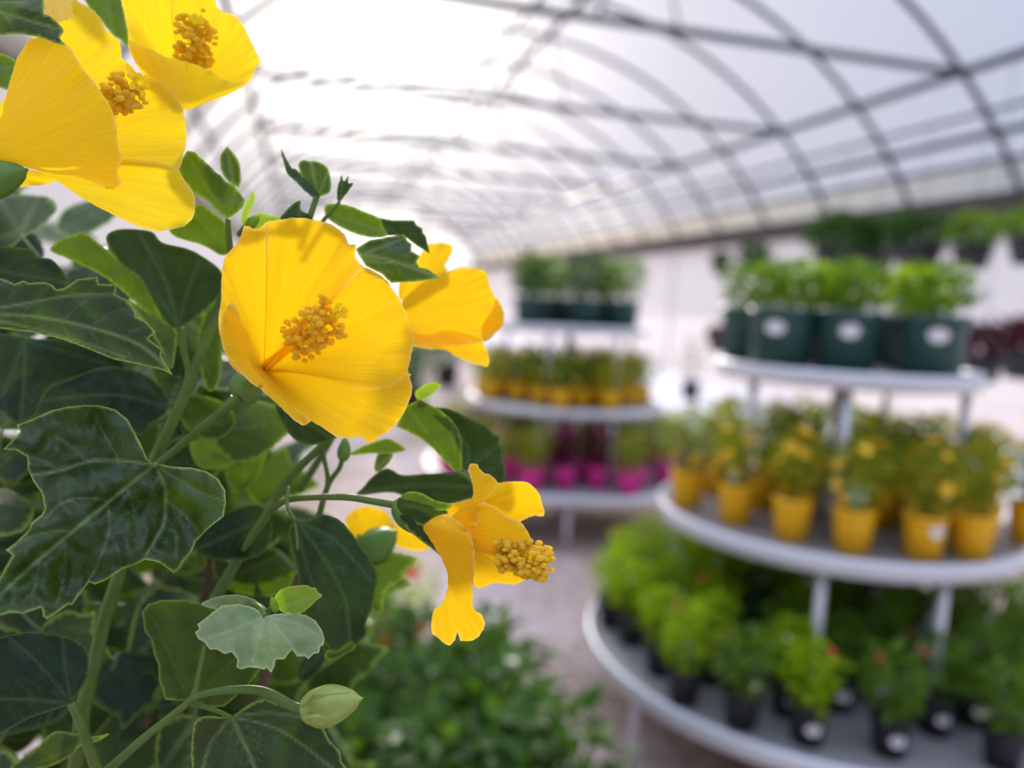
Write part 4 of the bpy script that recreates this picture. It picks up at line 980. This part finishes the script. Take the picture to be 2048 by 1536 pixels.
# ================================================================== HANGING BASKETS
def basket(u, v, dist, dia_px, fm_, cream, label, potm='pot_black'):
    low = v > 600; X = 7.38 if low else 6.7
    dv = cam_to_world((u-1024)/F, -(v-768)/F); dist = X/dv.x; c = P(u, v-24, dist); r = dia_px*1.15/F*dist/2; h = r*1.25
    root = empty('hanging_basket', c-Vector((0, 0, h))); tag(root, label, 'hanging basket', 'hanging baskets in front of the white wall')
    b0 = root.location
    MB().lathe([(r*.66, 0), (r*.95, h*.9), (r, h*.9), (r, h), (r*.93, h), (r*.9, h*.9)], b0, 24, True, False).build('pot', M[potm], root)
    put('foliage', variant(('bk', fm_, round(r, 2)), lambda: foliage_mesh('foliage', r*1.2, r*1.7, 380, r*.55, int(u), h*.7)), M[fm_], root)
    top_ = H+1.9
    mb = MB()
    hook = Vector((c.x, c.y, c.z+r*2.4))
    for i in range(3):
        a = 2*pi*i/3; mb.tube([Vector((c.x+r*.97*cos(a), c.y+r*.97*sin(a), c.z-.01)), hook], .003, 4)
    mb.build('hanger', M['roofsteel'], root)
    # wire up to the hanging rail
    MB().tube([hook, Vector((c.x, c.y, H+(2.80 if low else 2.09)))], .005, 5).build('wire', M['roofsteel'], root)
    return c
bl = [(1680, 525, 6.2, 90, 'fol_dark', 'leafy dark hanging basket at the left end of the upper row'),
      (1745, 528, 6.6, 80, 'fol_dark', 'dark hanging basket behind the green pots, middle of the upper row'),
      (1838, 515, 5.8, 82, 'fol_dark', 'dark hanging basket above the rightmost dark green pot'),
      (1946, 512, 5.4, 70, 'fol_green', 'hanging basket alone against the white wall at upper right'),
      (2062, 500, 5.0, 74, 'fol_green', 'hanging basket cut off by the right picture edge, upper row'),
      (1441, 553, 9.0, 30, 'fol_dark', 'small hanging basket far off at the left of the white wall'),
      (1508, 548, 8.6, 44, 'fol_dark', 'small dark basket just left of the leafy green pots'),
      (1436, 704, 9.0, 34, 'fol_red', 'small maroon leaved basket hanging low left of the display'),
      (1965, 735, 5.4, 74, 'fol_red', 'maroon leaved basket hanging low beside the display top tier'),
      (2050, 725, 5.0, 80, 'fol_red', 'maroon leaved basket hanging low at the right picture edge')]
bl[-1] = (2050, 725, 5.0, 80, 'fol_red', bl[-1][5])
st(MB().tube([(6.7, Y0, H+2.1), (6.7, Y1, H+2.1)], .025, 8).build('hanging_rail', M['roofsteel']))
cs = [basket(u, v, d_, w, f_, 0, lab) for u, v, d_, w, f_, lab in bl]

# ================================================================== LIGHT
SUN = cam_to_world((740-1024)/F, -(90-768)/F).normalized()
sl = bpy.data.lights.new('sun', 'SUN'); so = bpy.data.objects.new('sun', sl); COL.objects.link(so)
so.rotation_euler = SUN.to_track_quat('Z', 'Y').to_euler(); sl.energy = 8.0; sl.angle = math.radians(7); sl.color = (1, .9, .76)
w = bpy.data.worlds.new('world'); sc.world = w; w.use_nodes = True
N = w.node_tree.nodes; L = w.node_tree.links; N.clear()
out = N.new('ShaderNodeOutputWorld'); bg = N.new('ShaderNodeBackground'); tc = N.new('ShaderNodeTexCoord')
dp = N.new('ShaderNodeVectorMath'); dp.operation = 'DOT_PRODUCT'; dp.inputs[1].default_value = tuple(SUN)
nn = N.new('ShaderNodeVectorMath'); nn.operation = 'NORMALIZE'
L.new(tc.outputs['Generated'], nn.inputs[0]); L.new(nn.outputs[0], dp.inputs[0])
ac = N.new('ShaderNodeMath'); ac.operation = 'ARCCOSINE'; L.new(dp.outputs['Value'], ac.inputs[0])
dg = N.new('ShaderNodeMath'); dg.operation = 'DIVIDE'; dg.inputs[1].default_value = pi; L.new(ac.outputs[0], dg.inputs[0])
# hazy sky: creamy aureole round the sun, cool lavender blue away from it
cr = N.new('ShaderNodeValToRGB'); e = cr.color_ramp.elements
cr.color_ramp.interpolation = 'B_SPLINE'
e[0].position = 0; e[0].color = (1.0, .93, .80, 1)
e[1].position = 1; e[1].color = (.55, .62, .80, 1)
for pos, c in ((.05, (1, .87, .70)), (.11, (1, .84, .70)), (.17, (.92, .86, .83)), (.24, (.74, .78, .90)), (.4, (.58, .66, .90))):
    q = e.new(pos); q.color = rgb(c)
L.new(dg.outputs[0], cr.inputs[0])
st_ = N.new('ShaderNodeValToRGB'); st_.color_ramp.interpolation = 'B_SPLINE'; e = st_.color_ramp.elements
e[0].position = 0; e[0].color = (1, 1, 1, 1); e[1].position = 1; e[1].color = (.11, .11, .11, 1)
for pos, c in ((.03, .75), (.07, .26), (.12, .155), (.2, .125), (.4, .11)):
    q = e.new(pos); q.color = (c, c, c, 1)
L.new(dg.outputs[0], st_.inputs[0])
mu = N.new('ShaderNodeMath'); mu.operation = 'MULTIPLY'; mu.inputs[1].default_value = 4.5
L.new(st_.outputs[0], mu.inputs[0]); sx = N.new('ShaderNodeSeparateXYZ'); L.new(nn.outputs[0], sx.inputs[0])
zenith_boost = N.new('ShaderNodeMapRange'); zenith_boost.interpolation_type = 'SMOOTHSTEP'; zenith_boost.inputs[1].default_value = .42; zenith_boost.inputs[2].default_value = .85  # extra brightness added to the high sky, out of view, to light the interior
zenith_boost.inputs[3].default_value = 1; zenith_boost.inputs[4].default_value = 7.5; L.new(sx.outputs[2], zenith_boost.inputs[0])
m2 = N.new('ShaderNodeMath'); m2.operation = 'MULTIPLY'; L.new(mu.outputs[0], m2.inputs[0]); L.new(zenith_boost.outputs[0], m2.inputs[1])
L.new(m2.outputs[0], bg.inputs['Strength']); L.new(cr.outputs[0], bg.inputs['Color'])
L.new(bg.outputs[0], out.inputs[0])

sc.view_settings.view_transform = 'Standard'; sc.view_settings.look = 'None'; sc.view_settings.gamma = 1
sc.view_settings.exposure = 0.0
sc.cycles.max_bounces = 7; sc.cycles.diffuse_bounces = 4; sc.cycles.glossy_bounces = 2; sc.cycles.transmission_bounces = 5; sc.cycles.transparent_max_bounces = 10
sc.cycles.sample_clamp_indirect = 4
sc.cycles.caustics_reflective = False; sc.cycles.caustics_refractive = False
